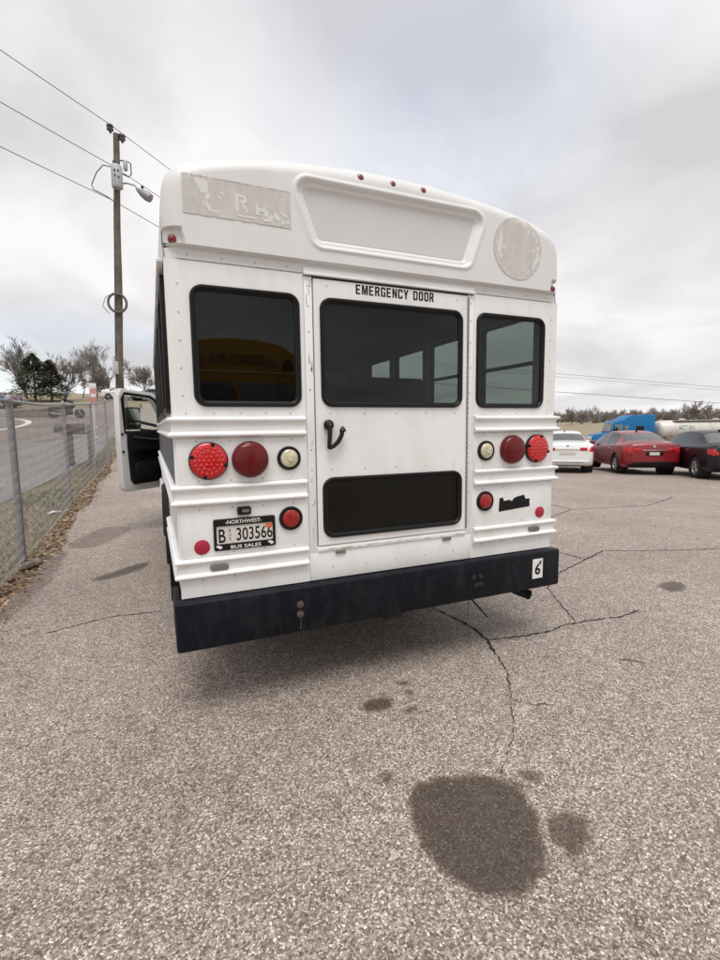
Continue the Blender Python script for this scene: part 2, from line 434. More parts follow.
    if stains:
        # oil soaks the stones to a more even brown
        kk = N.new('ShaderNodeMapRange'); kk.inputs[1].default_value = 0.33; kk.inputs[2].default_value = 1.0; kk.inputs[3].default_value = 0.25; kk.inputs[4].default_value = 0.0
        L.new(sr.outputs[0], kk.inputs[0])
        ev = N.new('ShaderNodeMix'); ev.data_type = 'RGBA'; ev.inputs['B'].default_value = (0.118, 0.090, 0.070, 1)
        L.new(kk.outputs[0], ev.inputs[0]); L.new(mt.outputs[0], ev.inputs['A']); L.new(ev.outputs['Result'], p.inputs['Base Color'])
        tn = N.new('ShaderNodeMix'); tn.data_type = 'RGBA'; tn.inputs['A'].default_value = (1.0, 0.86, 0.73, 1); tn.inputs['B'].default_value = (*tint, 1)
        L.new(sr.outputs[0], tn.inputs[0]); L.new(tn.outputs['Result'], mt.inputs[1])
    bm_ = N.new('ShaderNodeBump'); bm_.inputs['Strength'].default_value = bump; bm_.inputs['Distance'].default_value = 0.006
    L.new(v2.outputs['Distance'], bm_.inputs['Height']); L.new(bm_.outputs[0], p.inputs['Normal'])
    return m
def soil(name, cols, s1=1.2, s2=35.0):
    m, N, L, p, g = ground_nodes(name)
    a = N.new('ShaderNodeTexNoise'); a.inputs['Scale'].default_value = s1; a.inputs['Detail'].default_value = 8; a.inputs['Roughness'].default_value = 0.65
    b = N.new('ShaderNodeTexNoise'); b.inputs['Scale'].default_value = s2; b.inputs['Detail'].default_value = 5
    L.new(g.outputs['Position'], a.inputs['Vector']); L.new(g.outputs['Position'], b.inputs['Vector'])
    ad = N.new('ShaderNodeMath'); ad.operation = 'MULTIPLY_ADD'; ad.inputs[1].default_value = 0.6
    L.new(b.outputs['Fac'], ad.inputs[0]); L.new(a.outputs['Fac'], ad.inputs[2])
    r = N.new('ShaderNodeValToRGB'); el = r.color_ramp.elements
    el[0].position = 0.55; el[0].color = (*cols[0], 1); el[1].position = 1.05 if len(cols) < 2 else 1.0; el[1].color = (*cols[-1], 1)
    for i, c in enumerate(cols[1:-1]):
        x = el.new(0.55 + 0.45*(i+1)/(len(cols)-1)); x.color = (*c, 1)
    L.new(ad.outputs[0], r.inputs[0]); L.new(r.outputs[0], p.inputs['Base Color'])
    bp = N.new('ShaderNodeBump'); bp.inputs['Strength'].default_value = 0.6; bp.inputs['Distance'].default_value = 0.02
    L.new(b.outputs['Fac'], bp.inputs['Height']); L.new(bp.outputs[0], p.inputs['Normal'])
    return m
M['asphalt'] = asphalt('chip_seal_asphalt', [(0.0, (0.13, 0.095, 0.074)), (0.30, (0.275, 0.213, 0.172)), (0.58, (0.40, 0.320, 0.266)), (0.80, (0.51, 0.425, 0.365)), (0.93, (0.68, 0.61, 0.555)), (1.0, (0.84, 0.80, 0.76))], chip=150.0)
M['street'] = asphalt('street_asphalt', [(0.0, (0.17, 0.155, 0.15)), (0.5, (0.29, 0.265, 0.255)), (1.0, (0.42, 0.39, 0.38))], chip=60, stains=False, bump=0.3)
M['apron'] = asphalt('brown_street_asphalt', [(0.0, (0.16, 0.118, 0.10)), (0.5, (0.275, 0.207, 0.178)), (1.0, (0.37, 0.30, 0.265))], chip=40, stains=False, bump=0.3)
M['ground'] = soil('winter_grass_soil', [(0.11, 0.088, 0.065), (0.22, 0.175, 0.12), (0.32, 0.26, 0.18), (0.22, 0.21, 0.11)])
M['paint'] = mat('road_paint', (0.72, 0.71, 0.68), 0.7, var=0.1, vscale=5)

# ------------------------------------------------------------------ ground sheets
xs = spaced(-700, 700, 1.0, 1.09, 0.0); ys = spaced(-60, 900, 1.0, 1.07, 4.0)
def zground(x, y):
    z = terrain(x, y)
    inl = sm(0.03, 0.45, x - lot_edge(y)) * (1 - sm(58, 70, x)) * (1 - sm(52, 60, y))
    inr = sm(0.02, 0.5, road_edge(y) - x) * (1 - sm(40, 47, y)) * sm(-45, -38, x)
    return z - 0.05 - 0.25*max(inl, inr)
xg = sorted(set(xs + [-6 + 0.2*i for i in range(26)]))
yg = sorted(set(ys + [-2 + 0.4*i for i in range(60)]))
gv, gf = sheet(xg, yg, zground)
mb = MB(); mb.v = gv; mb.f = gf
tag(mb.build('ground', M['ground'], smooth=180, recalc=False), 'dry winter grass and bare soil around the lot', kind='structure')

# stains on the lot: outline (x, y), strength
STAINS = [
 ([(-.41,-.91),(-.33,-.865),(-.22,-.875),(-.10,-.915),(-.02,-.985),(.01,-1.08),(-.02,-1.18),(-.08,-1.28),(-.16,-1.36),(-.26,-1.40),(-.36,-1.385),(-.43,-1.32),(-.47,-1.22),(-.475,-1.10),(-.455,-.99)], 1.0),
 ([(0,-1.21),(.11,-1.21),(.16,-1.27),(.12,-1.33),(.05,-1.37),(-.04,-1.39),(-.05,-1.34),(-.05,-1.28)], 0.80),
 ([(.07,-.96),(.15,-.97),(.17,-1.05),(.08,-1.06)], 0.85), ([(-.01,-.99),(.05,-.97),(.06,-1.05),(.02,-1.09),(-.01,-1.06)], 0.7), ([(-.02,-1.36),(.05,-1.40),(-.02,-1.46),(-.12,-1.44)], 0.45),
 ([(-.37,-.25),(-.27,-.18),(-.16,-.22),(-.17,-.30),(-.29,-.33)], 0.9),
 ([(-.09,-.09),(.0,-.09),(.04,-.14),(-.03,-.15)], 0.9), ([(-.07,-.21),(-.01,-.19),(.0,-.24),(-.05,-.26)], 0.85), ([(-.15,-.35),(-.07,-.34),(-.07,-.39),(-.15,-.41)], 0.95), ([(-.22,-.16),(-.14,-.15),(-.15,-.21)], .9), ([(.0,-.29),(.05,-.30),(.02,-.35)], .85), ([(-.36,-.28),(-.29,-.30),(-.33,-.45),(-.42,-.42)], .4),
 ([(-.47,-.72),(-.41,-.74),(-.43,-.82),(-.50,-.80)], 0.8), ([(-.02,-.28),(.03,-.29),(.01,-.34)], 0.5),
 ([(2.94,.43),(3.24,.44),(3.16,.24),(2.85,.20)], 0.9),
 ([(-1.93,2.96),(-1.71,3.17),(-1.43,3.40),(-1.40,3.16),(-1.67,2.91),(-1.89,2.84)], 0.95),
 ([(-2.43,4.47),(-2.13,5.43),(-1.84,5.58),(-1.60,5.3),(-1.68,5.08),(-1.92,4.41),(-2.14,4.30)], 0.6),
 ([(-2.6,2.0),(-2.6,4.4),(-2.25,4.2),(-2.30,3.2),(-2.36,2.0)], 0.6),
 ([(-1.05,0.3),(-1.0,1.1),(1.0,1.1),(.9,0.2)], 0.35),
 ([(-.62,-1.05),(-.50,-1.0),(-.48,-1.12),(-.60,-1.16)], 0.25),
 ([(5.0,9.6),(9.5,11.2),(9.2,12.6),(4.9,10.8)], 0.4), ([(6.3,5.2),(9.8,4.6),(10.0,5.1),(6.5,5.8)], 0.3),
 ([(9.2,5.6),(15.5,10.2),(16.2,9.2),(10.2,4.9)], 0.25)]
def seg_d(px, py, poly):
    d = np.full(px.shape, 1e9); ins = np.zeros(px.shape, bool)
    n = len(poly)
    for i in range(n):
        ax, ay = poly[i]; bx, by = poly[(i+1) % n]
        ex, ey = bx-ax, by-ay
        t = np.clip(((px-ax)*ex + (py-ay)*ey)/(ex*ex+ey*ey+1e-12), 0, 1)
        d = np.minimum(d, np.hypot(px-ax-t*ex, py-ay-t*ey))
        c = ((ay > py) != (by > py)) & (px < (bx-ax)*(py-ay)/((by-ay) if abs(by-ay) > 1e-12 else 1e-12) + ax)
        ins ^= c
    return np.where(ins, -d, d)
fx = sorted(set([round(-2.6 + 0.045*i, 4) for i in range(145)] + [round(-.55 + .018*i, 4) for i in range(43)]))
fy = sorted(set([round(-3.0 + 0.045*i, 4) for i in range(205)] + [round(-1.45 + .018*i, 4) for i in range(78)]))
xl = fx + [x for x in spaced(fx[-1], 64, 0.06, 1.07, fx[-1]) if x > fx[-1]]
yl = sorted([y for y in spaced(-60, fy[0], 0.1, 1.15, fy[0]) if y < fy[0]] + fy + [y for y in spaced(fy[-1], 55, 0.06, 1.06, fy[-1]) if y > fy[-1]])
lv, lf = sheet(xl, yl, terrain)
lv = np.array(lv)
first = lv[:, 0] <= fx[0] + 1e-6
lv[first, 0] = [lot_edge(y) for y in lv[first, 1]]
near = (~first) & (lv[:, 0] < -2.2)
for i in np.where(near)[0]:
    le = lot_edge(lv[i, 1]); t = (lv[i, 0]+2.6)/0.4
    lv[i, 0] = le + t*(-2.2-le)
lv[first, 2] -= 0.035
me = bpy.data.meshes.new('parking_lot')
me.from_pydata(lv.tolist(), [], lf)
st = np.zeros(len(lv))
def chaikin(P, it=2):
    for _ in range(it):
        Q = []
        for i in range(len(P)):
            a_, b_ = P[i], P[(i+1) % len(P)]
            Q += [(a_[0]*.75+b_[0]*.25, a_[1]*.75+b_[1]*.25), (a_[0]*.25+b_[0]*.75, a_[1]*.25+b_[1]*.75)]
        P = Q
    return P
for poly, a in STAINS:
    sz = max(np.ptp([p[0] for p in poly]), np.ptp([p[1] for p in poly]))
    cxm_, cym_ = np.mean([p[0] for p in poly]), np.mean([p[1] for p in poly])
    poly = chaikin([(cxm_ + (p[0]-cxm_)*1.07, cym_ + (p[1]-cym_)*1.07) for p in poly])
    ph = 7*a + poly[0][0]*3
    poly = [(p[0] + .008*sz*math.sin(9*p[1]/sz + ph) + .010*sz*math.sin(27*p[1]/sz+2*ph), p[1] + .008*sz*math.sin(8*p[0]/sz - ph) + .010*sz*math.sin(25*p[0]/sz+ph)) for p in poly]
    d = seg_d(lv[:, 0], lv[:, 1], poly)
    st = np.maximum(st, a*np.clip(0.5 - d/(0.06 if np.ptp([p[1] for p in poly]) < 1.0 and poly[0][1] < .5 else 0.09), 0, 1))
at = me.attributes.new('stain', 'FLOAT', 'POINT'); at.data.foreach_set('value', st)
me.polygons.foreach_set('use_smooth', [True]*len(me.polygons))
lot = link('parking_lot', me, M['asphalt'])
tag(lot, 'worn stony grey brown asphalt lot with oil stains', kind='structure')

def strip_sheet(name, pts, w, m, dz=0.004, jitter=0.0, parent=None, zf=terrain, taper=True):
    vs = []; fs = []
    P = [Vector((a, b)) for a, b in pts]
    for i, p in enumerate(P):
        d = (P[min(i+1, len(P)-1)] - P[max(i-1, 0)]).normalized(); n = Vector((-d.y, d.x))
        ww = w*(1 + jitter*random.uniform(-1, 1))
        if taper and i in (0, len(P)-1): ww *= 0.25
        for s_ in (-1, 1):
            q = p + n*ww*0.5*s_*(1 + jitter*random.uniform(-0.5, 0.5))
            vs.append((q.x, q.y, zf(q.x, q.y) + dz))
        if i: fs.append((2*i-2, 2*i, 2*i+1, 2*i-1))
    b = MB(); b.add(vs, fs)
    return b.build(name, m, parent, smooth=None)
# cracks: jagged dark grooves
M['crack'] = mat('open_crack', (0.018, 0.015, 0.013), 0.95, var=0.4, vscale=40)
def jag(pts, step, amp):
    out = [pts[0]]
    for a, b in zip(pts, pts[1:]):
        L_ = math.hypot(b[0]-a[0], b[1]-a[1]); n = max(1, int(L_/step))
        for k in range(1, n+1):
            t = k/n; j = amp if k < n else amp*0.4
            out.append((a[0]+(b[0]-a[0])*t + random.uniform(-j, j), a[1]+(b[1]-a[1])*t + random.uniform(-j, j)))
    return out
CR = [([(.70,1.15),(.76,.85),(.80,.59),(.82,.37),(.79,.13),(.70,-.08)], 0.017), ([(.70,-.08),(.60,-.30),(.43,-.52)], 0.006), ([(.43,-.52),(.29,-.70),(.15,-.84),(.0,-.96)], 0.0032),
      ([(.79,.13),(1.03,.08),(1.25,.06),(1.48,.10),(1.72,.08),(1.98,.03),(2.24,.06)], 0.012),
      ([(2.35,1.05),(1.98,.78),(1.75,.39),(1.60,.11)], 0.008), ([(2.35,1.05),(3.06,1.32),(3.56,1.50),(4.15,1.22),(4.85,.96),(6.0,.6)], 0.014),
      ([(3.06,1.32),(3.0,2.2),(3.5,3.4),(3.3,4.6)], 0.012), ([(-2.1,1.6),(-1.7,1.75),(-1.3,1.7)], 0.010),
      ([(4.2,3.2),(5.6,3.9),(7.4,3.7),(9.0,4.3)], 0.016), ([(5.6,3.9),(6.0,5.4),(5.7,7.2)], 0.016), ([(.43,-.52),(.50,-.60),(.62,-.66)], 0.004)]
for pts, w in CR:
    strip_sheet('crack', jag(pts, 0.026, 0.009), w, M['crack'], 0.0035, 0.55, lot)

# street beyond the fence
xr = sorted(set([-45 + 1.5*i for i in range(28)])); yr = [-12 + 0.8*i for i in range(74)]
vs = []; fs = []; nc = 26
for y in yr:
    e_ = road_edge(y)
    for k in range(nc):
        t = k/(nc-1); x = e_ - 40*(1-t)**1.7
        vs.append((x, y, terrain(x, y) + 0.0 - (0.03 if k == nc-1 else 0)))
for j in range(len(yr)-1):
    for k in range(nc-1):
        fs.append((j*nc+k, j*nc+k+1, (j+1)*nc+k+1, (j+1)*nc+k))
mb = MB(); mb.add(vs, fs)
tag(mb.build('street', M['street'], smooth=180, recalc=False), 'grey street climbing behind the chain link fence', kind='structure')
vs = []; fs = []; nc = 14
yr2 = [19.5 + 0.8*i for i in range(31)]
for y in yr2:
    e_ = road_edge(y) - 0.4 - max(0, 23-y)*0.9
    for k in range(nc):
        t = k/(nc-1); x = e_ - 30*(1-t)**1.5
        vs.append((x, y, terrain(x, y) + 0.012))
for j in range(len(yr2)-1):
    for k in range(nc-1):
        fs.append((j*nc+k, j*nc+k+1, (j+1)*nc+k+1, (j+1)*nc+k))
mb = MB(); mb.add(vs, fs)
apron = mb.build('street_crossing', M['apron'], smooth=180, recalc=False)
tag(apron, 'brownish stretch of street with a curved white line', kind='structure')
arc = []
for k in range(41):
    a = R(-95 + 190*k/40)
    arc.append((-10.6 + 2.45*math.cos(a) + 0.55*(1-k/40.0), 30.4 + 6.0*math.sin(a)))
strip_sheet('road_marking', arc, 0.32, M['paint'], 0.022, 0.0, apron, taper=False)
strip_sheet('road_marking', [(-3.55 - 0.02*k, 20 + 1.2*k) for k in range(3)], 0.12, M['paint'], 0.022, 0.0, apron, taper=False)
strip_sheet('road_marking', [(-4.05 - 0.02*k, 25 + 1.2*k) for k in range(4)], 0.12, M['paint'], 0.022, 0.0, apron, taper=False)

# ================================================================== the white bus
bus = empty('shuttle_bus', (0, 2.4, 0), 0, 'short white school bus seen from behind with black rear bumper', 'bus')
bus_inv = Matrix.Translation((0, -2.4, 0))
class BP(MB):
    """bus parts are modelled in world coordinates and parented to the bus root"""
    def build(s, name, m, parent=None, bevel=0, smooth=40, seg=2, recalc=True):
        s.xf(bus_inv)
        return link(name, s.mesh(name, bevel, smooth, seg, recalc), m, parent or bus)
BL = 4.45            # rear face to cab
ZB = 0.655           # skirt
# --- roof outline (half), from the belt seam up
half = [(1.200, 2.292), (1.206, 2.44), (1.203, 2.54), (1.192, 2.625), (1.164, 2.684), (1.114, 2.724), (1.04, 2.752), (0.92, 2.784), (0.75, 2.815), (0.55, 2.838), (0.30, 2.856), (0.0, 2.864)]
def smooth_half(pts, n):
    out = []
    P = [pts[0]] + pts + [(-pts[-2][0], pts[-2][1])]
    for i in range(1, len(P)-2):
        p0, p1, p2, p3 = P[i-1], P[i], P[i+1], P[i+2]
        for k in range(n):
            t = k/n
            out.append(tuple(0.5*((2*p1[j]) + (-p0[j]+p2[j])*t + (2*p0[j]-5*p1[j]+4*p2[j]-p3[j])*t*t + (-p0[j]+3*p1[j]-3*p2[j]+p3[j])*t**3) for j in (0, 1)))
    out.append(pts[-1])
    return out
hs = smooth_half(half, 5)
outline = hs + [(-x, z) for x, z in reversed(hs[:-1])]       # right seam -> top -> left seam
OX = np.array([p[0] for p in outline]); OZ = np.array([p[1] for p in outline])
def odist(x, z):
    """distance to the roof outline (open at the bottom seam)"""
    d = np.full(x.shape, 1e9)
    for i in range(len(outline)-1):
        ax, az_ = outline[i]; bx, bz = outline[i+1]; ex, ez = bx-ax, bz-az_
        t = np.clip(((x-ax)*ex + (z-az_)*ez)/(ex*ex+ez*ez+1e-12), 0, 1)
        d = np.minimum(d, np.hypot(x-ax-t*ex, z-az_-t*ez))
    return d
def sstep(a, b, x):
    t = np.clip((x-a)/(b-a), 0, 1); return t*t*(3-2*t)
trap = [(-0.475, 2.432), (0.475, 2.432), (0.575, 2.735), (-0.575, 2.735)]
def trap_sd(x, z, r=0.055):
    inner = [(-0.475+r*0.80, 2.432+r), (0.475-r*0.80, 2.432+r), (0.575-r*1.30, 2.735-r), (-0.575+r*1.30, 2.735-r)]
    return seg_d(x, z, inner) - r
RC = 0.085
def cap_y(x, z):
    x = np.asarray(x, float); z = np.asarray(z, float)
    d = odist(x, z)
    rr = RC
    q = np.clip(rr - d, 0, rr)
    rnd = rr - np.sqrt(np.maximum(rr*rr - q*q, 0))
    y = -0.032*sstep(2.338, 2.352, z)
    y = y + rnd*np.where(z > 2.34, 1.0, 0.35)
    sd_ = trap_sd(x, z)
    y = y - 0.007*np.exp(-((sd_-0.016)/0.010)**2)                 # raised lip
    y = y + 0.016*sstep(0.006, -0.006, sd_) + 0.016*sstep(-0.018, -0.034, sd_)
    # scallop carrying the three lamps
    sc_ = sstep(0.36, 0.27, np.abs(x))*sstep(2.772, 2.790, z)
    y = y*(1-sc_) + sc_*np.minimum(y, -0.012 + (z-2.79)*0.55)
    # corner lamp pockets
    pk = sstep(1.122, 1.130, np.abs(x) + (2.425-z)*0.25)*sstep(2.352, 2.356, z)*sstep(2.426, 2.418, z)
    y = y + 0.030*pk
    return y
# cap face as columns that end on the outline
cx = np.concatenate([np.linspace(0, 1.08, 110), 1.08 + 0.128*np.sin(np.linspace(0, math.pi/2, 34))[1:]])
cx = np.concatenate([-cx[::-1], cx[1:]])
ht = np.array(hs)
def ztop(x):
    x = abs(x)
    if x >= ht[:, 0].max(): return 2.44
    o = ht[ht[:, 1] > 2.43]
    o = o[np.argsort(o[:, 0])]
    return float(np.interp(x, o[:, 0], o[:, 1]))
tv = np.concatenate([np.linspace(0, 0.95, 74), 0.95 + 0.05*np.sin(np.linspace(0, math.pi/2, 8))[1:]])
zlow = np.linspace(2.294, 2.44, 44)
cols_ = []
for x in cx:
    zt = ztop(x)
    lim = 1.2 + 0.006*min(1, max(0, (zt-2.29)/0.15))
    xx_ = min(max(x, -1.2055), 1.2055)
    cols_.append([(xx_, z_) for z_ in zlow] + [(xx_, 2.44 + (zt-2.44)*t) for t in tv[1:]])
GX = np.array([[p[0] for p in c] for c in cols_]); GZ = np.array([[p[1] for p in c] for c in cols_])
GY = cap_y(GX, GZ)
nxg, nzg = GX.shape
b = BP()
b.v = [(GX[i, j], GY[i, j], GZ[i, j]) for i in range(nxg) for j in range(nzg)]
b.f = [(i*nzg+j, (i+1)*nzg+j, (i+1)*nzg+j+1, i*nzg+j+1) for i in range(nxg-1) for j in range(nzg-1)]
cap = b.build('rear_cap', M['cap'], smooth=55, recalc=False)
def cap_patch(name, xs_, zs_, m, off, keep=None, parent=None, nx=24, nz=16):
    X, Z = np.meshgrid(np.linspace(*xs_, nx), np.linspace(*zs_, nz), indexing='ij')
    Y = cap_y(X, Z) - off
    bb = BP(); bb.v = [(X[i, j], Y[i, j], Z[i, j]) for i in range(nx) for j in range(nz)]
    for i in range(nx-1):
        for j in range(nz-1):
            if keep is None or keep(0.5*(X[i, 0]+X[i+1, 0]), 0.5*(Z[0, j]+Z[0, j+1])):
                bb.f.append((i*nz+j, (i+1)*nz+j, (i+1)*nz+j+1, i*nz+j+1))
    return bb.build(name, m, parent, smooth=60, recalc=False)
def cap_poly(bb, pts, off):
    """thin flake following the cap face"""
    P = np.array(pts); n = len(P)
    ys_ = cap_y(P[:, 0], P[:, 1]) - off
    k = len(bb.v)
    bb.v += [(P[i, 0], ys_[i], P[i, 1]) for i in range(n)]
    t = tessellate_polygon([[Vector((p[0], p[1], 0)) for p in pts]])
    bb.f += [tuple(k+i for i in q) for q in t]
rp = trap_sd
def round_poly(P, r, n=6):
    out = []
    for i in range(len(P)):
        a, b_, c = Vector(P[i-1]), Vector(P[i]), Vector(P[(i+1) % len(P)])
        u, v = (a-b_).normalized(), (c-b_).normalized(); th_ = math.acos(u.dot(v)); t = r/math.tan(th_/2)
        cen = b_ + (u+v).normalized()*(r/math.sin(th_/2)); p0 = b_+u*t; p1 = b_+v*t
        a0 = math.atan2(*(p0-cen).yx); a1 = math.atan2(*(p1-cen).yx)
        while a1-a0 > math.pi: a1 -= 2*math.pi
        while a1-a0 < -math.pi: a1 += 2*math.pi
        out += [tuple(cen + Vector((math.cos(a0+(a1-a0)*k/n), math.sin(a0+(a1-a0)*k/n)))*r) for k in range(n+1)]
    return out
rpoly = round_poly([(-.452, 2.469), (.452, 2.469), (.527, 2.698), (-.527, 2.698)], .030)
cap_inner = BP().plate(rpoly, [], -.0015, .004).build('recessed_panel', M['recess'], cap)
# peeled lettering, left: a tan rectangle with scraps of white film
tape = cap_patch('sticker_residue', (-1.108, -0.602), (2.490, 2.660), M['residue'], 0.002, nx=30, nz=14)
def U(u, v):      # unit square of the rectangle -> cap
    return (-1.108 + 0.506*u, 2.660 - 0.170*v)
bb = BP()
FL = [[(.02,.02),(.08,.03),(.06,.12)], [(.10,.10),(.14,.05),(.22,.10),(.23,.36),(.20,.44),(.16,.42),(.13,.25)], [(.22,.40),(.25,.42),(.23,.56),(.20,.60),(.19,.52)],
      [(.19,.62),(.21,.62),(.25,.82),(.31,.84),(.30,.90),(.22,.88)], [(.165,.60),(.185,.66),(.20,.80),(.18,.78)], [(.30,.42),(.34,.46),(.34,.54),(.31,.50)], [(.345,.30),(.37,.36),(.36,.44),(.34,.38)],
      [(.465,.28),(.50,.30),(.50,.78),(.465,.76)], [(.50,.30),(.57,.34),(.58,.48),(.54,.54),(.505,.52),(.505,.46),(.545,.44),(.545,.40),(.50,.38)], [(.52,.54),(.55,.54),(.60,.76),(.57,.77)],
      [(.66,.50),(.69,.50),(.69,.78),(.66,.78)], [(.69,.58),(.74,.56),(.78,.64),(.78,.80),(.74,.80),(.74,.68),(.69,.68)], [(.48,.84),(.66,.86),(.66,.91),(.48,.90)],
      [(.70,.86),(.76,.84),(.80,.72),(.83,.74),(.82,.92),(.75,.94)], [(.84,.60),(.87,.66),(.90,.84),(.86,.86),(.83,.76)], [(.86,.60),(.95,.62),(.98,.74),(.94,.72)], [(.90,.86),(.93,.82),(.95,.92),(.91,.96)],
      [(.955,.80),(.985,.80),(.985,.90),(.955,.90)], [(.92,.22),(.93,.22),(.93,.30),(.92,.30)], [(.80,.94),(.84,.93),(.84,.99),(.80,.99)]]
for q_, f in enumerate(FL): cap_poly(bb, [U(*p) for p in f], 0.0024 + .00006*q_)
tag(bb.build('peeled_lettering', M['flake'], tape), kind='stuff')
bb = BP()
for a_, b_, c_, d_ in ((-1.110,-.600,2.658,2.662),(-1.110,-.600,2.488,2.492)):
    n = 40
    X = np.linspace(a_, b_, n)
    for i in range(n-1):
        if random.random() < 0.75: cap_poly(bb, [(X[i], c_), (X[i+1], c_), (X[i+1], d_), (X[i], d_)], 0.003)
tag(bb.build('residue_edge', M['seal'], tape), kind='stuff')
# round patch, right
CC, CRD = (0.836, 2.578), 0.184
rnd_patch = cap_patch('round_sticker_residue', (CC[0]-CRD, CC[0]+CRD), (CC[1]-CRD, CC[1]+CRD), M['residue'], 0.002,
    keep=lambda x, z: math.hypot(x-CC[0], z-CC[1]) < CRD, nx=70, nz=70)
bb = BP()
rg = random.Random(5)
for k in range(60):
    if k < 4: continue
    a = R(k*6 - 3); 
    if rg.random() < 0.6:
        cap_poly(bb, [(CC[0]+r_*math.cos(t), CC[1]+r_*math.sin(t)) for r_, t in ((CRD*1.0, a), (CRD*1.0, a+R(6)), (CRD*0.975, a+R(6)), (CRD*0.975, a))], 0.0035)
for a0, r0, s_ in ((40,.80,.028),(55,.72,.022),(20,.84,.020),(5,.86,.03),(-15,.84,.034),(-28,.8,.03),(-38,.86,.026),(160,.80,.03),(175,.74,.036),(188,.80,.03),(205,.78,.028),(230,.9,.02),(70,.78,.016),(-60,.85,.014),(0,.68,.02),(182,.6,.02)):
    a = R(a0); c = (CC[0]+CRD*r0*math.cos(a), CC[1]+CRD*r0*math.sin(a))
    n = 7
    cap_poly(bb, [(c[0]+s_*rg.uniform(.25, .8)*math.cos(2*math.pi*k/n), c[1]+s_*rg.uniform(.35, 1.15)*math.sin(2*math.pi*k/n)) for k in range(n)], 0.0024 + .00009*(a0 % 9))
tag(bb.build('peeled_film', M['flake'], rnd_patch), kind='stuff')

# --- roof shell (cap edge to the cab) and liner
y_edge = RC - 0.032
b = BP()
ysr = [y_edge, 0.4, 1.2, 2.2, 3.2, 4.0, BL+0.05]
oo = [(1.205, 2.294)] + [p for p in outline[1:-1]] + [(-1.205, 2.294)]
b.v = [(x, y, z) for y in ysr for x, z in oo]; n = len(oo)
b.f = [(j*n+i, j*n+i+1, (j+1)*n+i+1, (j+1)*n+i) for j in range(len(ysr)-1) for i in range(n-1)]
roof = b.build('roof', M['cap'], smooth=40, recalc=False)
b = BP()
oi = [(x*0.965, 2.27 + (z-2.29)*0.95) for x, z in oo]
b.v = [(x, y, z) for y in (0.11, BL) for x, z in oi]
b.f = [(i, n+i, n+i+1, i+1) for i in range(n-1)]
b.build('ceiling_liner', M['liner'], recalc=False)
# drip rail above the side windows
for s_ in (-1, 1):
    BP().box(s_*1.203, s_*1.232, 0.06, BL, 2.286, 2.306).build('drip_rail', M['white'], bevel=0.004)

# --- rear wall panels and windows
def gasket_ring(name, loop, w, y, m, parent, h=0.014):
    """rubber extrusion around a window; loop is the outer outline"""
    cxm = sum(p[0] for p in loop)/len(loop); czm = sum(p[1] for p in loop)/len(loop)
    def inset(d):
        out = []; n_ = len(loop)
        for i in range(n_):
            a, c = Vector(loop[i-1]), Vector(loop[(i+1) % n_])
            t = (c-a).normalized(); nrm = Vector((-t.y, t.x))
            out.append((loop[i][0]+nrm.x*d, loop[i][1]+nrm.y*d))
        return out
    prof = [(0, 0.004), (0.0015, -h*0.55), (w*0.25, -h), (w*0.55, -h*0.95), (w*0.72, -h*0.35), (w*0.80, -h*0.30), (w, -h*0.1), (w, 0.006)]
    loops = []
    for d, yy in prof:
        loops.append([(x, y+yy, z) for x, z in inset(d)])
    bb = BP(); bb.ring(loops)
    o = bb.build(name, m, parent, smooth=50)
    return inset(w*0.85)
def rear_window(loop, y, parent, gl):
    bb = BP()
    win = link('window', None, None) if False else None
    inner = [p for p in loop]
    g = MB()
    pane = BP().plate(inner_inset(loop, 0.024), [], y+0.003, y+0.008)
    w_ = pane.build('window', gl, parent, smooth=None)
    gasket_ring('window_gasket', loop, 0.030, y, M['gasket'], w_)
    return w_
def inner_inset(loop, d):
    out = []; n_ = len(loop)
    for i in range(n_):
        a, c = Vector(loop[i-1]), Vector(loop[(i+1) % n_])
        t = (c-a).normalized(); nrm = Vector((-t.y, t.x))
        out.append((loop[i][0]+nrm.x*d, loop[i][1]+nrm.y*d))
    return out
for s_ in (-1, 1):
    wl_ = rrect(s_*0.828, 1.896, 0.271, 0.290, 0.062)
    hole = rrect(s_*0.828, 1.896, 0.262, 0.281, 0.056)
    x0, x1 = sorted((s_*0.536, s_*1.2))
    pan = BP().plate([(x0, ZB), (x1, ZB), (x1, 2.287), (x0, 2.287)], [hole], 0.0, 0.03).build('rear_panel', M['white'], bevel=0)
    rear_window(wl_, 0.0, bus, M['rear_glass'])
    # door post strip with sealant
    x0, x1 = sorted((s_*0.4895, s_*0.534))
    BP().box(x0, x1, -0.004, 0.03, ZB+0.16, 2.278).build('door_post', M['white'], bevel=0.003)
    # lower patch of thinner sheet at the corner fold
    bb = BP()
    x0, x1 = sorted((s_*0.545, s_*1.192))
    for z0, z1 in ((1.228, 1.452), (0.858, 1.112)):
        bb.box(x0, x1, -0.0035, 0.001, z0, z1)
    bb.build('lamp_panel', M['white'], bevel=0.0015)
# corner folds (rear corners are rounded)
for s_ in (-1, 1):
    bb = BP()
    prof = [(s_*1.2, 0.0)] + [(s_*(1.19 + 0.015*math.sin(R(a))), 0.015*(1-math.cos(R(a))) ) for a in (0, 30, 60, 90)]
    bb.tube([(s_*1.197, 0.006, ZB), (s_*1.197, 0.006, 2.286)], 0.0075, 8)
    bb.build('corner_bead', M['white'])
# seam band under the cap
BP().box(-1.2, 1.2, 0.0035, 0.02, 2.2875, 2.2935).build('seam_gap', M['seal'])
BP().box(-1.199, 1.199, 0.020, 0.029, 2.27, 2.36).build('cap_backing', M['under'])

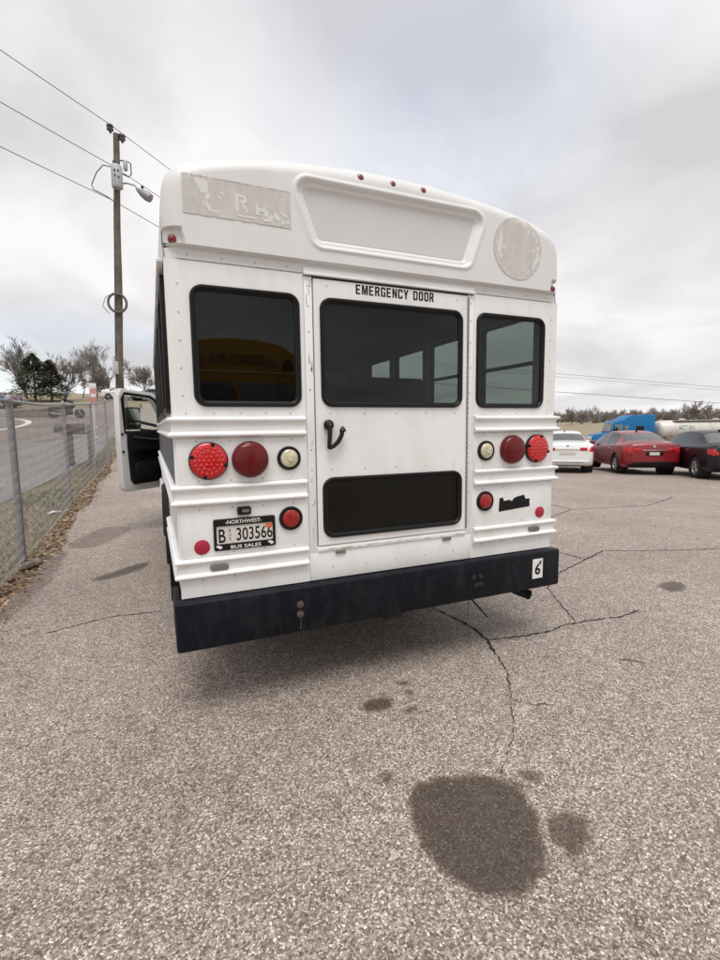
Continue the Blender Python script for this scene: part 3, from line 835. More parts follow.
# --- emergency door
door_z0, door_z1 = 0.850, 2.270
dw = rrect(0.0, 1.894, 0.452, 0.287, 0.064); dwh = rrect(0.0, 1.894, 0.443, 0.278, 0.058)
lw = rrect(0.0, 1.056, 0.456, 0.171, 0.066); lwh = rrect(0.0, 1.056, 0.447, 0.162, 0.060)
door = BP().plate([(-.4835, door_z0), (.4835, door_z0), (.4835, door_z1), (-.4835, door_z1)], [dwh, lwh], -0.008, 0.026).build('emergency_door', M['white'])
tag(door, 'white emergency door with two black framed windows')
rear_window(dw, -0.008, door, M['rear_glass'])
lower = rear_window(lw, -0.008, door, M['rear_glass'])
BP().plate(rrect(0, 1.056, 0.45, 0.166, 0.06), [], 0.012, 0.02).build('blackout_panel', M['black'], door)
BP().plate([(-.4865, .84), (.4865, .84), (.4865, 2.276), (-.4865, 2.276)], [rrect(0, 1.894, .455, .29, .06), rrect(0, 1.056, .445, .16, .06)], .027, .033).build('door_jamb', M['under'])
# sill panel below the door, header strip, hinge
BP().box(-0.535, 0.535, -0.002, 0.03, ZB, 0.8445).build('sill_panel', M['white'], bevel=0.003)
BP().box(-0.487, 0.487, -0.010, 0.000, 0.815, 0.838).build('sill_strip', M['white'], bevel=0.003)
bb = BP(); bb.box(-0.535, 0.535, -0.020, 0.004, 2.283, 2.296); bb.box(-0.535, 0.535, -0.008, 0.004, 2.296, 2.322)
bb.build('drip_moulding', M['white'], bevel=0.002)
BP().box(-0.50, 0.50, 0.001, 0.006, 2.270, 2.2835).build('header_gap', M['under'])
bb = BP()
for k in range(46):
    z = 0.86 + k*0.0305
    bb.tube([(0.4905, -0.010, z), (0.4905, -0.010, z+0.027)], 0.0062, 8)
bb.build('piano_hinge', M['galv'])
# sealant blotches along the left post
bb = BP()
rg = random.Random(3)
for k in range(11):
    z = rg.uniform(0.9, 2.25); h_ = rg.uniform(0.006, 0.03)
    x = -0.512 + rg.uniform(-0.012, 0.016)
    bb.obox((x, -0.0048, z), (rg.uniform(.002, .006), 0, 0), (0, 0.0012, 0), (rg.uniform(-.002, .002), 0, h_))
for k in range(34):
    x = rg.uniform(-0.46, 0.46)
    bb.obox((x, -0.0108, 0.8265 + rg.uniform(-.004, .004)), (rg.uniform(.006, .03), 0, 0), (0, 0.0012, 0), (0, 0, rg.uniform(.001, .003)))
tag(bb.build('dried_sealant', M['seal'], bevel=0.001), kind='stuff')
# handle: round boss, lever and up-curved grip
bb = BP()
bb.lathe([(0.026, 0.0), (0.029, 0.008), (0.027, 0.02), (0.016, 0.03), (0.0, 0.032)], (-.416, -0.008, 1.512), (0, -1, 0), 20)
hd = bb.build('door_handle', M['black'], door)
bb = BP()
bb.tube([(-.416, -.034, 1.512), (-.418, -.040, 1.46), (-.423, -.042, 1.40), (-.424, -.040, 1.385)], [.014, .013, .012, .011], 8)
bb.tube([(-.424, -.040, 1.388), (-.400, -.044, 1.397), (-.372, -.046, 1.422), (-.352, -.046, 1.458), (-.346, -.045, 1.492)], [.011, .012, .0125, .0125, .012], 8)
bb.lathe([(0.017, -.006), (0.019, 0.0), (0.010, 0.018), (0.0, 0.026)], (-.346, -.045, 1.480), (0, 0, 1), 12)
bb.build('lever', M['black'], hd)
bb = BP(); bb.lathe([(0.0075, 0), (0.0075, .003), (0, .004)], (-.416, -.040, 1.512), (0, -1, 0), 10); bb.build('lock_core', M['grey_metal'], hd)
# door text
def text_mesh(s_, w, h, off=0.0, extrude=0.0006):
    cu = bpy.data.curves.new('t', 'FONT'); cu.body = s_; cu.offset = off; cu.extrude = 0.0; cu.resolution_u = 3
    o = bpy.data.objects.new('t', cu); col.objects.link(o)
    dg = bpy.context.evaluated_depsgraph_get(); dg.update()
    me_ = bpy.data.meshes.new_from_object(o.evaluated_get(dg))
    bpy.data.objects.remove(o); bpy.data.curves.remove(cu)
    n_ = len(me_.vertices); co = np.zeros(n_*3); me_.vertices.foreach_get('co', co); co = co.reshape(-1, 3)
    mn, mx_ = co.min(0), co.max(0)
    x = (co[:, 0]-mn[0])/(mx_[0]-mn[0])*w - w/2; z = (co[:, 1]-mn[1])/(mx_[1]-mn[1])*h - h/2
    out = np.stack([x, np.zeros(n_), z], 1)
    me_.vertices.foreach_set('co', out.ravel()); me_.update()
    me_.materials.clear()
    return me_
def add_text(name, s_, cxyz, w, h, m, parent, off=0.0, inv=(0, 2.4, 0), rot=None):
    o = link(name, text_mesh(s_, w, h, off), m, parent, Vector(cxyz) - Vector(inv), rot)
    return o
def octa(w, h, c):
    return [(c, 0), (w-c, 0), (w, c), (w, h-c), (w-c, h), (c, h), (0, h-c), (0, c)]
def glyph(ch):
    """bold condensed capitals in a 0.62 x 1 box: list of (outline, holes)"""
    w, t = .62, .20
    if ch == 'E': return [([(0,0),(w*.92,0),(w*.92,.16),(t,.16),(t,.42),(w*.82,.42),(w*.82,.58),(t,.58),(t,.84),(w*.92,.84),(w*.92,1),(0,1)], [])]
    if ch == 'M': return [([(0,0),(.19,0),(.19,.62),(.31,0),(.47,0),(.59,.62),(.59,0),(.78,0),(.78,1),(.53,1),(.39,.36),(.25,1),(0,1)], [])]
    if ch == 'R': return [([(0,0),(t,0),(t,.40),(.30,.40),(.41,0),(w,0),(.50,.45),(.60,.56),(.60,.88),(.48,1),(0,1)], [[(t,.56),(.36,.56),(.40,.61),(.40,.80),(.36,.84),(t,.84)]])]
    if ch == 'G': return [([(.10,0),(w,0),(w,.52),(.32,.52),(.32,.37),(.43,.37),(.43,.16),(.24,.16),(t,.21),(t,.79),(.24,.84),(.39,.84),(.43,.79),(.43,.68),(w,.68),(w,.90),(.52,1),(.10,1),(0,.90),(0,.10)], [])]
    if ch == 'N': return [([(0,0),(.19,0),(.19,.60),(.43,0),(w,0),(w,1),(.43,1),(.43,.42),(.20,1),(0,1)], [])]
    if ch == 'C': return [([(.10,0),(.52,0),(w,.10),(w,.34),(.43,.34),(.43,.21),(.39,.16),(.24,.16),(t,.21),(t,.79),(.24,.84),(.39,.84),(.43,.79),(.43,.66),(w,.66),(w,.90),(.52,1),(.10,1),(0,.90),(0,.10)], [])]
    if ch == 'Y': return [([(.22,0),(.42,0),(.42,.40),(.64,1),(.43,1),(.32,.62),(.21,1),(0,1),(.22,.40)], [])]
    if ch == 'D': return [([(0,0),(.48,0),(w,.14),(w,.86),(.48,1),(0,1)], [[(t,.16),(.38,.16),(.43,.22),(.43,.78),(.38,.84),(t,.84)]])]
    if ch == 'O': return [(octa(w, 1, .12), [[(x*.355+t, z*.68+.16) for x, z in octa(.6, 1, .14)]])]
    return []
def glyph_w(ch): return .78 if ch == 'M' else (.64 if ch == 'Y' else (.40 if ch == ' ' else .62))
txt = 'EMERGENCY DOOR'; tw_ = sum(glyph_w(c)+.15 for c in txt) - .15
hx = 0.491/tw_; cur = -0.243
for ch in txt:
    for outer_, holes in glyph(ch):
        g = BP(); g.plate([(cur + x*hx, 2.2135 + z*.050) for x, z in outer_], [[(cur + x*hx, 2.2135 + z*.050) for x, z in h_] for h_ in holes], -.0092, -.0078)
        g.build('door_letter', M['ink'], door, smooth=None)
    cur += (glyph_w(ch)+.15)*hx

# --- rub rails: swept along rear and side
RAIL = [(0, .052), (.012, .051), (.024, .047), (.029, .042), (.030, .036), (.027, .030), (.014, .023), (.012, 0), (.014, -.020), (.026, -.027), (.031, -.033), (.031, -.040), (.026, -.046), (.012, -.051), (0, -.052)]
def rail(name, path, zc, m, flip):
    P = [Vector(p) for p in path]; vs = []; k = len(RAIL)
    for i, p in enumerate(P):
        def nrm(a, c):
            d = (c-a).normalized(); return Vector((d.y, -d.x))*flip
        if i == 0: n_ = nrm(P[0], P[1]); sc_ = 1
        elif i == len(P)-1: n_ = nrm(P[-2], P[-1]); sc_ = 1
        else:
            a, c = nrm(P[i-1], P[i]), nrm(P[i], P[i+1]); n_ = (a+c).normalized(); sc_ = 1/max(0.3, n_.dot(a))
        for o_, z in RAIL:
            q = p + n_*o_*sc_; vs.append((q.x, q.y, zc+z))
    bb = BP(); fs = [(i*k+j, (i+1)*k+j, (i+1)*k+j+1, i*k+j+1) for i in range(len(P)-1) for j in range(k-1)]
    fs.append(tuple(range(k))); fs.append(tuple((len(P)-1)*k+j for j in range(k-1, -1, -1)))
    bb.add(vs, fs)
    return bb.build(name, m, smooth=35)
for zc_ in (1.506, 1.172, 0.803):
    rail('rub_rail', [(-0.545, 0.0), (-1.2, 0.0), (-1.2, 1.33 if zc_ < 1.1 else BL-0.05)], zc_, M['white'], -1)
    rail('rub_rail', [(0.545, 0.0), (1.2, 0.0), (1.2, 1.33 if zc_ < 1.1 else BL-0.05)], zc_, M['white'], 1)
for s_ in (-1, 1):
    rail('rub_rail', [(s_*1.2, 2.47), (s_*1.2, BL-0.05)], 0.803, M['white'], s_)

# --- side walls with window openings and wheel arches
def side_wall(s_):
    arch = [(1.90 + 0.53*math.cos(R(a)), 0.47 + 0.53*math.sin(R(a))) for a in range(160, 19, -10)]
    arch = [(p[0], max(p[1], ZB)) for p in arch]
    outer_ = [(0.012, ZB)] + arch + [(BL, ZB), (BL, 2.294), (0.012, 2.294)]
    wins = WIN if s_ < 0 else WIN[:4]
    holes = [rrect(c, 1.925, 0.300, 0.335, 0.03, 3) for c in wins]
    bb = BP(); bb.plate(outer_, holes, 0.0, 0.035)
    # plate coordinates are (y, depth, z): turn into a wall at x = s*1.2
    bb.v = [(s_*(1.2 - d), y, z) for y, d, z in bb.v]
    bb.build('side_wall', M['white'])
    for c in wins:
        lo = rrect(c, 1.925, 0.308, 0.343, 0.035, 3); li = rrect(c, 1.925, 0.280, 0.315, 0.02, 3)
        g = BP(); g.plate(lo, [li], -0.022, 0.02)
        g.v = [(s_*(1.2 - d), y, z) for y, d, z in g.v]
        p_ = BP(); p_.plate(rrect(c, 1.925, 0.285, 0.32, 0.02, 3), [], 0.008, 0.012); p_.v = [(s_*(1.2 - d), y, z) for y, d, z in p_.v]
        w_ = p_.build('side_window', M['side_glass'], smooth=None)
        g.build('window_frame', M['gasket'], w_, bevel=0.004)
        sb = BP(); sb.box(*sorted((s_*1.184, s_*1.206)), c-0.29, c+0.29, 1.918, 1.944); sb.build('sash_bar', M['gasket'], w_)
WIN = [0.47, 1.25, 1.96, 2.67, 3.38, 4.05]
for s_ in (-1, 1): side_wall(s_)
for s_ in (-1, 1):
    BP().box(*sorted((s_*1.2005, s_*1.2035)), 0.012, BL-0.02, 1.224, 1.455).build('side_stripe', M['stripe'])
    # wheel arch flare
    bb = BP()
    pr = [(-.030, 0.0), (-.045, .030), (-.015, .042), (.03, .042), (.045, .02), (.045, 0.0)]
    loops = []
    for a in range(178, 1, -8):
        r0 = 0.53
        loops.append([(s_*(1.2+o_), 1.90+(r0+dr)*math.cos(R(a)), 0.47+(r0+dr)*math.sin(R(a))) for dr, o_ in pr])
    k = len(pr)
    bb.v = [p for l in loops for p in l]
    bb.f = [(i*k+j, (i+1)*k+j, (i+1)*k+(j+1) % k, i*k+(j+1) % k) for i in range(len(loops)-1) for j in range(k)] + [tuple(range(k)), tuple((len(loops)-1)*k+j for j in range(k))]
    bb.build('wheel_arch_flare', M['rubber'], smooth=40)
    BP().box(*sorted((s_*0.80, s_*1.225)), 1.335, 1.345, 0.20, 0.62).build('mud_flap', M['rubber'], bevel=0.002)

# --- interior
BP().box(-1.16, 1.16, 0.04, BL, 0.80, 0.86).build('bus_floor', M['dark'])
for s_ in (-1, 1):
    BP().box(*sorted((s_*1.150, s_*1.163)), 0.04, BL-0.02, 0.86, 1.575).build('inner_lining', M['dark'])
    for i, y in enumerate((1.55, 2.25, 2.95, 3.6)):
        bb = BP(); bb.box(*sorted((s_*0.32, s_*1.10)), y-0.05, y+0.05, 1.20, 1.945)
        st_ = bb.build('bench_seat', M['seat'], bevel=0.04, seg=3)
        bb = BP(); bb.box(*sorted((s_*0.32, s_*1.10)), y+0.05, y+0.45, 1.16, 1.28); bb.build('seat_cushion', M['seat'], st_, bevel=0.03)
        for xx in (0.4, 1.0): BP().tube([(s_*xx, y+0.2, 0.85), (s_*xx, y+0.2, 1.18)], 0.02, 6).build('leg', M['grey_metal'], st_)
# wall between passenger room and cab
bb = BP()
bb.plate([(-1.165, .86), (1.165, .86), (1.165, 2.27), (-1.165, 2.27)], [rrect(0, 1.62, .38, .60, .04, 3), rrect(-.80, 1.92, .26, .24, .04, 3), rrect(.80, 1.92, .26, .24, .04, 3)], BL-0.05, BL)
bb.build('bulkhead', M['dark'])
BP().plate([(x, z) for x, z in oo], [], BL+.02, BL+.05).build('front_cap', M['cap'])
BP().box(-1.17, 1.17, 0.032, 0.036, 0.62, 0.85).build('rear_floor_edge', M['under'])

# --- bumper and things on it
bump = BP().box(-1.24, 1.24, -0.058, 0.025, 0.397, 0.650).build('rear_bumper', M['bumper'], bevel=0.016, seg=3)
bb = BP()
for s_ in (-1, 1): bb.box(*sorted((s_*1.205, s_*1.238)), 0.026, 0.30, 0.41, 0.632)
bb.box(-1.20, 1.20, 0.026, 0.10, 0.60, 0.646)
bb.build('bumper_return', M['bumper'], bump, bevel=0.004)
for x, z in ((-.612, .553), (-.613, .500), (.571, .545), (.572, .495), (.520, .545), (.540, .493)):
    bb = BP(); bb.lathe([(.020, 0), (.020, .004), (.012, .005), (.012, .012), (.006, .014), (0, .014)], (x, -.058, z), (0, -1, 0), 12 if x < 0 else 6)
    bb.build('bumper_bolt', M['rust'] if x < 0 else M['under'], bump, smooth=30)
BP().tube([(-.613, -.061, .49), (-.611, -.0595, .46), (-.614, -.0595, .415)], .0022, 5).build('rust_drip', M['rust'], bump)
stk = BP().box(0.997, 1.084, -.0604, -.0582, 0.470, 0.603).build('number_sticker', M['white_ink'], bump)
add_text('sticker_numeral', '6', (1.040, -.0612, 0.533), 0.048, 0.078, M['ink'], stk, 0.03)
bb = BP(); bb.tube([(1.052, -.0605, .572), (1.066, -.0605, .590), (1.062, -.0605, .566)], .005, 5); bb.build('sticker_flick', M['ink'], stk)
# --- underside
bb = BP(); bb.box(-0.55, -0.45, 0.06, 5.6, 0.42, 0.56); bb.box(0.45, 0.55, 0.06, 5.6, 0.42, 0.56)
for y in (0.5, 1.2, 2.6, 3.6): bb.box(-0.45, 0.45, y, y+0.07, 0.45, 0.55)
bb.build('chassis_rail', M['under'])
BP().box(-1.16, 1.16, 0.05, BL, 0.60, 0.795).build('floor_pan', M['under'])
bb = BP(); bb.tube([(-.85, 1.9, .39), (.85, 1.9, .39)], .06, 10); bb.lathe([(.07, -.18), (.17, -.08), (.18, .05), (.08, .15)], (0, 1.9, .39), (1, 0, 0), 14)
bb.build('rear_axle', M['under'])
bb = BP(); bb.tube([(.93, 2.6, .46), (.93, 0.75, .44), (.96, 0.35, .37), (1.02, 0.12, .335), (1.05, .02, .325)], .034, 12, cap=False)
bb.tube([(1.05, .02, .325), (1.02, 0.12, .335), (.97, .33, .36)], .030, 12, cap=False)
bb.build('exhaust_pipe', M['under'])
BP().tube([(.58, .25, .45), (.60, .10, .36), (.635, .0, .285), (.66, -.03, .25)], .006, 6).build('hanging_strap', M['under'])
BP().tube([(.565, .05, .40), (.566, .06, .30), (.564, .055, .22)], .0018, 4).build('hanging_wire', M['under'])
BP().box(-0.35, 0.40, 2.3, 3.6, 0.35, 0.58).build('fuel_tank', M['under'], bevel=0.05)
BP().box(-0.06, 0.06, 0.02, 0.35, 0.33, 0.42).build('tow_bracket', M['under'], bevel=0.01)

def wheel(parent, c, r, w, s_, rim_m, builder=MB, inv=None, spokes=None, name='wheel'):
    """tyre lathe plus rim, axis along x; s_ is the outer side"""
    c = Vector(c)
    bb = builder(); h = w/2
    bb.lathe([(r*.62, -h*.8), (r*.70, -h), (r*.93, -h*.95), (r*.99, -h*.75), (r, -h*.4), (r, h*.4), (r*.99, h*.75), (r*.93, h*.95), (r*.70, h), (r*.62, h*.8), (r*.60, 0), (r*.62, -h*.8)], c, (1, 0, 0), 28)
    t_ = bb.build('wheel', M['tyre'], parent, smooth=45)
    bb = builder()
    ax = (s_, 0, 0)
    if spokes:
        bb.lathe([(r*.63, h*.82), (r*.66, h*.92), (r*.60, h*.88), (r*.57, h*.55)], c, ax, 28)
        bb.lathe([(0, h*.72), (r*.10, h*.72), (r*.15, h*.62), (r*.15, h*.4)], c, ax, 14)
        for k in range(spokes):
            a = 2*math.pi*k/spokes
            for da in (-.16, .16):
                p0 = c + Vector((s_*h*.62, r*.10*math.cos(a), r*.10*math.sin(a))); p1 = c + Vector((s_*h*.74, r*.60*math.cos(a+da), r*.60*math.sin(a+da)))
                bb.tube([p0, p1], [r*.06, r*.05], 6)
        bb.build('rim', rim_m, t_, smooth=40)
        bb = builder(); bb.lathe([(0, h*.2), (r*.61, h*.2)], c, ax, 20); bb.build('brake_disc', M['under'], t_)
    else:
        bb.lathe([(r*.62, h*.8), (r*.60, h*.6), (r*.50, h*.1), (r*.42, h*.05), (r*.40, h*.3), (r*.2, h*.4), (0, h*.4)], c, ax, 24)
        bb.build('rim', rim_m, t_, smooth=40)
    return t_
for s_ in (-1, 1):
    wheel(bus, (s_*1.04, 1.90, .385), .385, .22, s_, M['steel_rim'], BP)
    wheel(bus, (s_*0.79, 1.90, .385), .385, .22, s_, M['steel_rim'], BP)
    wheel(bus, (s_*0.86, 5.75, .385), .385, .22, s_, M['steel_rim'], BP)

# --- lamps
def dome(c, r, h, ay=-1, n=28, steps=6, lip=0.006):
    prof = [(r, 0), (r, lip)] + [(r*math.cos(R(90*k/steps)), lip + h*math.sin(R(90*k/steps))) for k in range(1, steps+1)]
    return BP().lathe(prof, c, (0, ay, 0), n)
for s_ in (-1, 1):
    c = (s_*1.047, -.004, 1.342)
    base = BP().lathe([(.094, 0), (.094, .018), (.088, .022), (0, .022)], c, (0, -1, 0), 32).build('warning_lamp', M['black'])
    dome((c[0], -.020, c[2]), .0895, .016, n=32).build('lens', M['red_led'], base)
    bb = BP()
    for r_, m_ in ((.0, 1), (.022, 6), (.044, 12), (.066, 18)):
        for q_ in range(m_):
            a = 2*math.pi*q_/m_; yy_ = -.026 - .016*math.sqrt(max(0, 1-(r_/.0895)**2))
            bb.lathe([(.0085, .002), (.0065, -.0015), (.003, -.003), (0, -.0032)], (c[0]+r_*math.cos(a), yy_, c[2]+r_*math.sin(a)), (0, 1, 0), 8)
    tag(bb.build('lens_prism', M['red_led'], base), kind='stuff')
    for a in (75, 165, 255, 345):
        BP().obox((c[0]+.083*math.cos(R(a)), -.030, c[2]+.083*math.sin(R(a))), (.009, 0, 0), (0, .010, 0), (0, 0, .009)).build('lens_clip', M['black'], base, bevel=0.003)
    c = (s_*0.842, -.004, 1.342)
    base = BP().lathe([(.093, 0), (.093, .018), (.088, .02), (0, .02)], c, (0, -1, 0), 32).build('stop_lamp', M['red_dark'])
    # ribbed dome
    prof = [(.0905, .0)]
    for k in range(1, 13):
        a = R(90*k/12); rr_ = .0905*math.cos(a); prof.append((rr_, .012 + .034*math.sin(a)))
    BP().lathe(prof, (c[0], -.018, c[2]), (0, -1, 0), 36).build('lens', M['red_dark'], base)
    bb = BP()
    for k in range(-6, 7):
        z = k*.0125; hw = math.sqrt(max(0, .0905**2 - z*z))*.97; pts = []
        for j in range(13):
            x = -hw + 2*hw*j/12; rr_ = math.hypot(x, z)/.0905
            pts.append((c[0]+x, -.018 - (.012 + .034*math.sqrt(max(0, 1-rr_*rr_))) + .0005, c[2]+z))
        bb.tube(pts, .0016, 4)
    bb.build('lens_rib', M['red_dark'], base)
    BP().obox((c[0], -.030, c[2]+.083), (.008, 0, 0), (0, .012, 0), (0, 0, .008)).build('lens_clip', M['black'], base, bevel=.002)
    # clear reversing lamp
    c = (s_*0.638, -.0035, 1.340)
    base = BP().lathe([(.063, 0), (.063, .010), (.058, .016), (.050, .016), (.047, .008), (0, .008)], c, (0, -1, 0), 32).build('reversing_lamp', M['rubber'])
    dome((c[0], -.0115, c[2]), .0475, .012).build('lens', M['cream'], base)
    BP().lathe([(.012, 0), (.010, .006), (0, .009)], (c[0]+.004, -.0265, c[2]-.012), (0, -1, 0), 12).build('bulb', M['chrome'], base)
    c = (s_*0.637, -.0035, 1.018)
    base = BP().lathe([(.064, 0), (.064, .010), (.059, .016), (.050, .016), (.047, .008), (0, .008)], c, (0, -1, 0), 32).build('tail_lamp', M['rubber'])
    dome((c[0], -.0115, c[2]), .0475, .010).build('lens', M['red_small'], base)
    BP().lathe([(.038, 0), (.038, .004), (.035, .006), (0, .0065)], (s_*1.096, -.0035, 0.909), (0, -1, 0), 28).build('reflector', M['pink'])
    # oval lamp set in the bottom rail
    bb = BP(); bb.plate(rrect(s_*1.018 + (0.02 if s_ > 0 else 0), .802, .046, .0145, .0143, 5), [], -.024, -.008); bb.build('clearance_lamp', M['grey_metal'], bevel=.004)
    # cap corner lamp
    bb = BP(); bb.lathe([(.021, 0), (.021, .006), (.017, .016), (.008, .022), (0, .023)], (s_*1.160, .012, 2.377), (0, -1, 0), 18); bb.build('marker_lamp', M['marker'])
for x in (-.19, 0, .19):
    bb = BP(); bb.lathe([(.022, -.02), (.022, .006), (.018, .013), (.010, .017), (0, .018)], (x-.024, -0.015, 2.800), (0, -1, .12), 18); bb.build('marker_lamp', M['marker'])
for x in (-.357, .350):
    BP().box(x-.030, x+.030, -.0125, -.009, .792, .811).build('sill_latch', M['grey_metal'], bevel=.0015)  # small grey door latches at the sill, not lamps

# --- licence plate
pl_o = rrect(-.8815, .964, .157, .081, .010, 3)
fr_ = BP().plate(pl_o, [rrect(-.8815, .963, .143, .046, .006, 3)], -.016, -.005).build('plate_frame', M['black'], bevel=.002)
tag(fr_, 'black licence plate frame')
BP().plate(rrect(-.8815, .963, .148, .052, .006, 3), [], -.011, -.006).build('licence_plate', M['plate'], fr_)
P0 = (-.8815, -.0115, .960)
add_text('plate_lettering', '303566', (-.833, -.0116, .961), .186, .068, M['ink'], fr_, .012)
add_text('plate_lettering', 'B', (-.997, -.0116, .9585), .034, .070, M['ink'], fr_, .012)
for k, ch in enumerate('BUS'):
    add_text('plate_lettering', ch, (-.958, -.0116, .984 - k*.022), .009, .015, M['ink'], fr_, .0)
add_text('frame_lettering', '-NORTHWEST-', (-.888, -.0166, 1.0275), .185, .020, M['white_ink'], fr_, .014)
add_text('frame_lettering', 'BUS SALES', (-.880, -.0166, .8985), .155, .018, M['white_ink'], fr_, .014)
BP().box(-.775, -.741, -.0122, -.0115, .9825, 1.004).build('expiry_sticker', M['orange'], fr_)
for x in (-1.015, -.752):
    bb = BP(); bb.plate([(x-.016, .906), (x-.004, .900), (x+.002, .892), (x+.014, .896), (x+.016, .904), (x+.004, .910), (x-.006, .913)], [], -.0172, -.0161); bb.build('frame_emblem', M['white_ink'], fr_)
bb = BP(); bb.plate(rrect(-.884, 1.082, .034, .020, .009, 4), [], -.030, -.004); pl_l = bb.build('plate_lamp', M['black'], bevel=.005)
BP().plate(rrect(-.878, 1.082, .018, .008, .004, 3), [], -.0315, -.0295).build('lens', M['chrome'], pl_l)

# --- remains of a black sticker on the right
sk = [(485,365),(487,316),(497,313),(501,327),(519,324),(527,331),(533,319),(545,314),(566,310),(571,326),(584,325),(585,355)]
bb = BP(); bb.plate([(.750 + (a-485)/100*.257, 1.037 - (c_-310)/55*.098) for a, c_ in sk], [], -.0058, -.0036)
bb.build('torn_sticker', M['ink'])

# --- rivets (very many, tiny)
bb = BP()
def rivet(x, z, y=0.0):
    bb.lathe([(.0055, 0), (.0045, .002), (0, .0032)], (x, y, z), (0, -1, 0), 6)
for s_ in (-1, 1):
    for z in (1.66, 1.79, 1.92, 2.05, 2.18): rivet(s_*1.15, z)
    for z in (1.70, 1.85, 2.0, 2.13, 2.23): rivet(s_*.512, z, -.004)
    for x in (.62, .75, .88, 1.01, 1.14): rivet(s_*x, 1.575)
    for x in (.62, .78, .94, 1.10):
        rivet(s_*x, 2.315)
        for z in (1.44, 1.24, 1.10, .87, .74): rivet(s_*x, z, -.0035 if z > .8 else 0)
    for z in (1.38, 1.27, 1.08, .90): rivet(s_*.512, z, -.004)
for x in (-.4, -.2, 0, .2, .4):
    rivet(x, 1.575, -.008); rivet(x, 1.268, -.008); rivet(x, .72, -.002)
rivet(-.41, 2.24, -.008); rivet(.41, 2.24, -.008)
M['rivet'] = mat('painted_rivet', (0.50, 0.49, 0.47), 0.5, var=0.2, vscale=20)
tag(bb.build('rivets', M['rivet'], smooth=None), kind='stuff')

# --- van cab in front (mostly hidden)
prof = [(BL+.02, .50), (BL+.02, 2.30), (BL+.45, 2.28), (BL+.75, 2.15), (BL+1.45, 1.46), (BL+2.25, 1.28), (BL+2.42, 1.10), (BL+2.45, .55), (BL+2.2, .45)]
bb = BP()
hw = 0.985
n = len(prof)
bb.v = [(-hw, y, z) for y, z in prof] + [(hw, y, z) for y, z in prof]
bb.f = [tuple(range(n)), tuple(range(2*n-1, n-1, -1))] + [(i, (i+1) % n, n+(i+1) % n, n+i) for i in range(n)]
cabo = bb.build('cab_shell', M['van_white'], bevel=.05, seg=3)
bb = BP(); bb.add([(-.86, BL+.80, 2.115), (.86, BL+.80, 2.115), (.90, BL+1.42, 1.51), (-.90, BL+1.42, 1.51)], [(0, 1, 2, 3)]); bb.v = [(x, y+.02, z+.02) for x, y, z in bb.v]
bb.build('windscreen', M['car_glass'], cabo)
bb = BP(); bb.box(-hw-.004, -hw+.02, BL+.10, BL+1.02, .62, 2.02); bb.build('door_opening', M['dark'], cabo)
BP().box(-.95, .95, BL+2.43, BL+2.60, .45, .70).build('front_bumper', M['grey_metal'], cabo, bevel=.03)
for s_ in (-1, 1): BP().box(*sorted((s_*.62, s_*.93)), BL+2.42, BL+2.47, .88, 1.08).build('headlamp', M['chrome'], cabo, bevel=.02)
BP().box(-.55, .55, BL+2.42, BL+2.475, .80, 1.10).build('grille', M['black'], cabo, bevel=.01)

# --- open driver's door, hinged at its front edge
dr = bpy.data.objects.new('cab_door', None); col.objects.link(dr); dr.parent = bus
hinge = Vector((-1.00, 5.42, 0)); tip = Vector((-1.69, 4.90, 0))
dv = (tip-hinge); dl = dv.length
dr.location = hinge - Vector((0, 2.4, 0)); dr.rotation_euler = (0, 0, math.atan2(dv.y, dv.x))
dl = 0.86
tag(dr, 'open white driver door with black inner trim')
# local: x from hinge to latch edge, +y = inner face (towards the rear viewer), z up
def dpl(outer_, holes, y0, y1, name, m, parent, bevel=0.0):
    g = MB(); g.plate(outer_, holes, y0, y1); return g.build(name, m, parent, bevel=bevel)
dshape = [(.0, .66), (.84, .64), (.885, .70), (.90, 1.30), (.885, 1.95), (.84, 2.06), (.36, 2.02), (.26, 1.96), (.02, 1.50)]
whole = [(.10, 1.50), (.82, 1.47), (.83, 1.92), (.80, 1.985), (.40, 1.955), (.335, 1.915)]
skin = dpl(dshape, [whole], -.06, .05, 'door_skin', M['van_white'], dr, .012)
dpl(inner_inset(whole, -.005), [], -.012, -.006, 'door_glass', M['clear_glass'], dr)
dpl(inner_inset(whole, -.028), [inner_inset(whole, .008)], .046, .062, 'window_seal', M['gasket'], dr, .004)
dpl([(.05, .76), (.74, .735), (.79, .80), (.81, 1.30), (.80, 1.47), (.08, 1.495)], [], .048, .080, 'trim_panel', M['trim'], dr, .014)
dpl([(.14, .80), (.70, .785), (.735, .84), (.74, 1.02), (.62, 1.06), (.14, 1.04)], [], .080, .12, 'door_pocket', M['trim'], dr, .02)
dpl([(.10, 1.17), (.74, 1.20), (.75, 1.27), (.10, 1.24)], [], .080, .135, 'armrest', M['black'], dr, .015)
g = MB(); g.tube([(.16, .09, 1.39), (.40, .10, 1.36), (.72, .09, 1.40)], .007, 6); g.build('trim_line', M['grey_metal'], dr)
for z in (1.02, 1.22, 1.46):
    g = MB(); g.box(.862, .893, -.030, .030, z-.035, z+.035) if z != 1.02 else g.box(.862, .890, -.02, .02, z-.09, z+.06)
    g.build('latch' if z != 1.02 else 'door_sticker', M['black'] if z != 1.46 else M['grey_metal'], dr, bevel=.004)
g = MB(); g.lathe([(.018, 0), (.018, .006), (.010, .008), (0, .008)], (.868, .051, 1.44), (0, 1, 0), 12); g.build('plug', M['black'], dr)
g = MB(); g.lathe([(.018, 0), (.018, .006), (.010, .008), (0, .008)], (.868, .051, 1.20), (0, 1, 0), 12); g.build('plug', M['black'], dr)
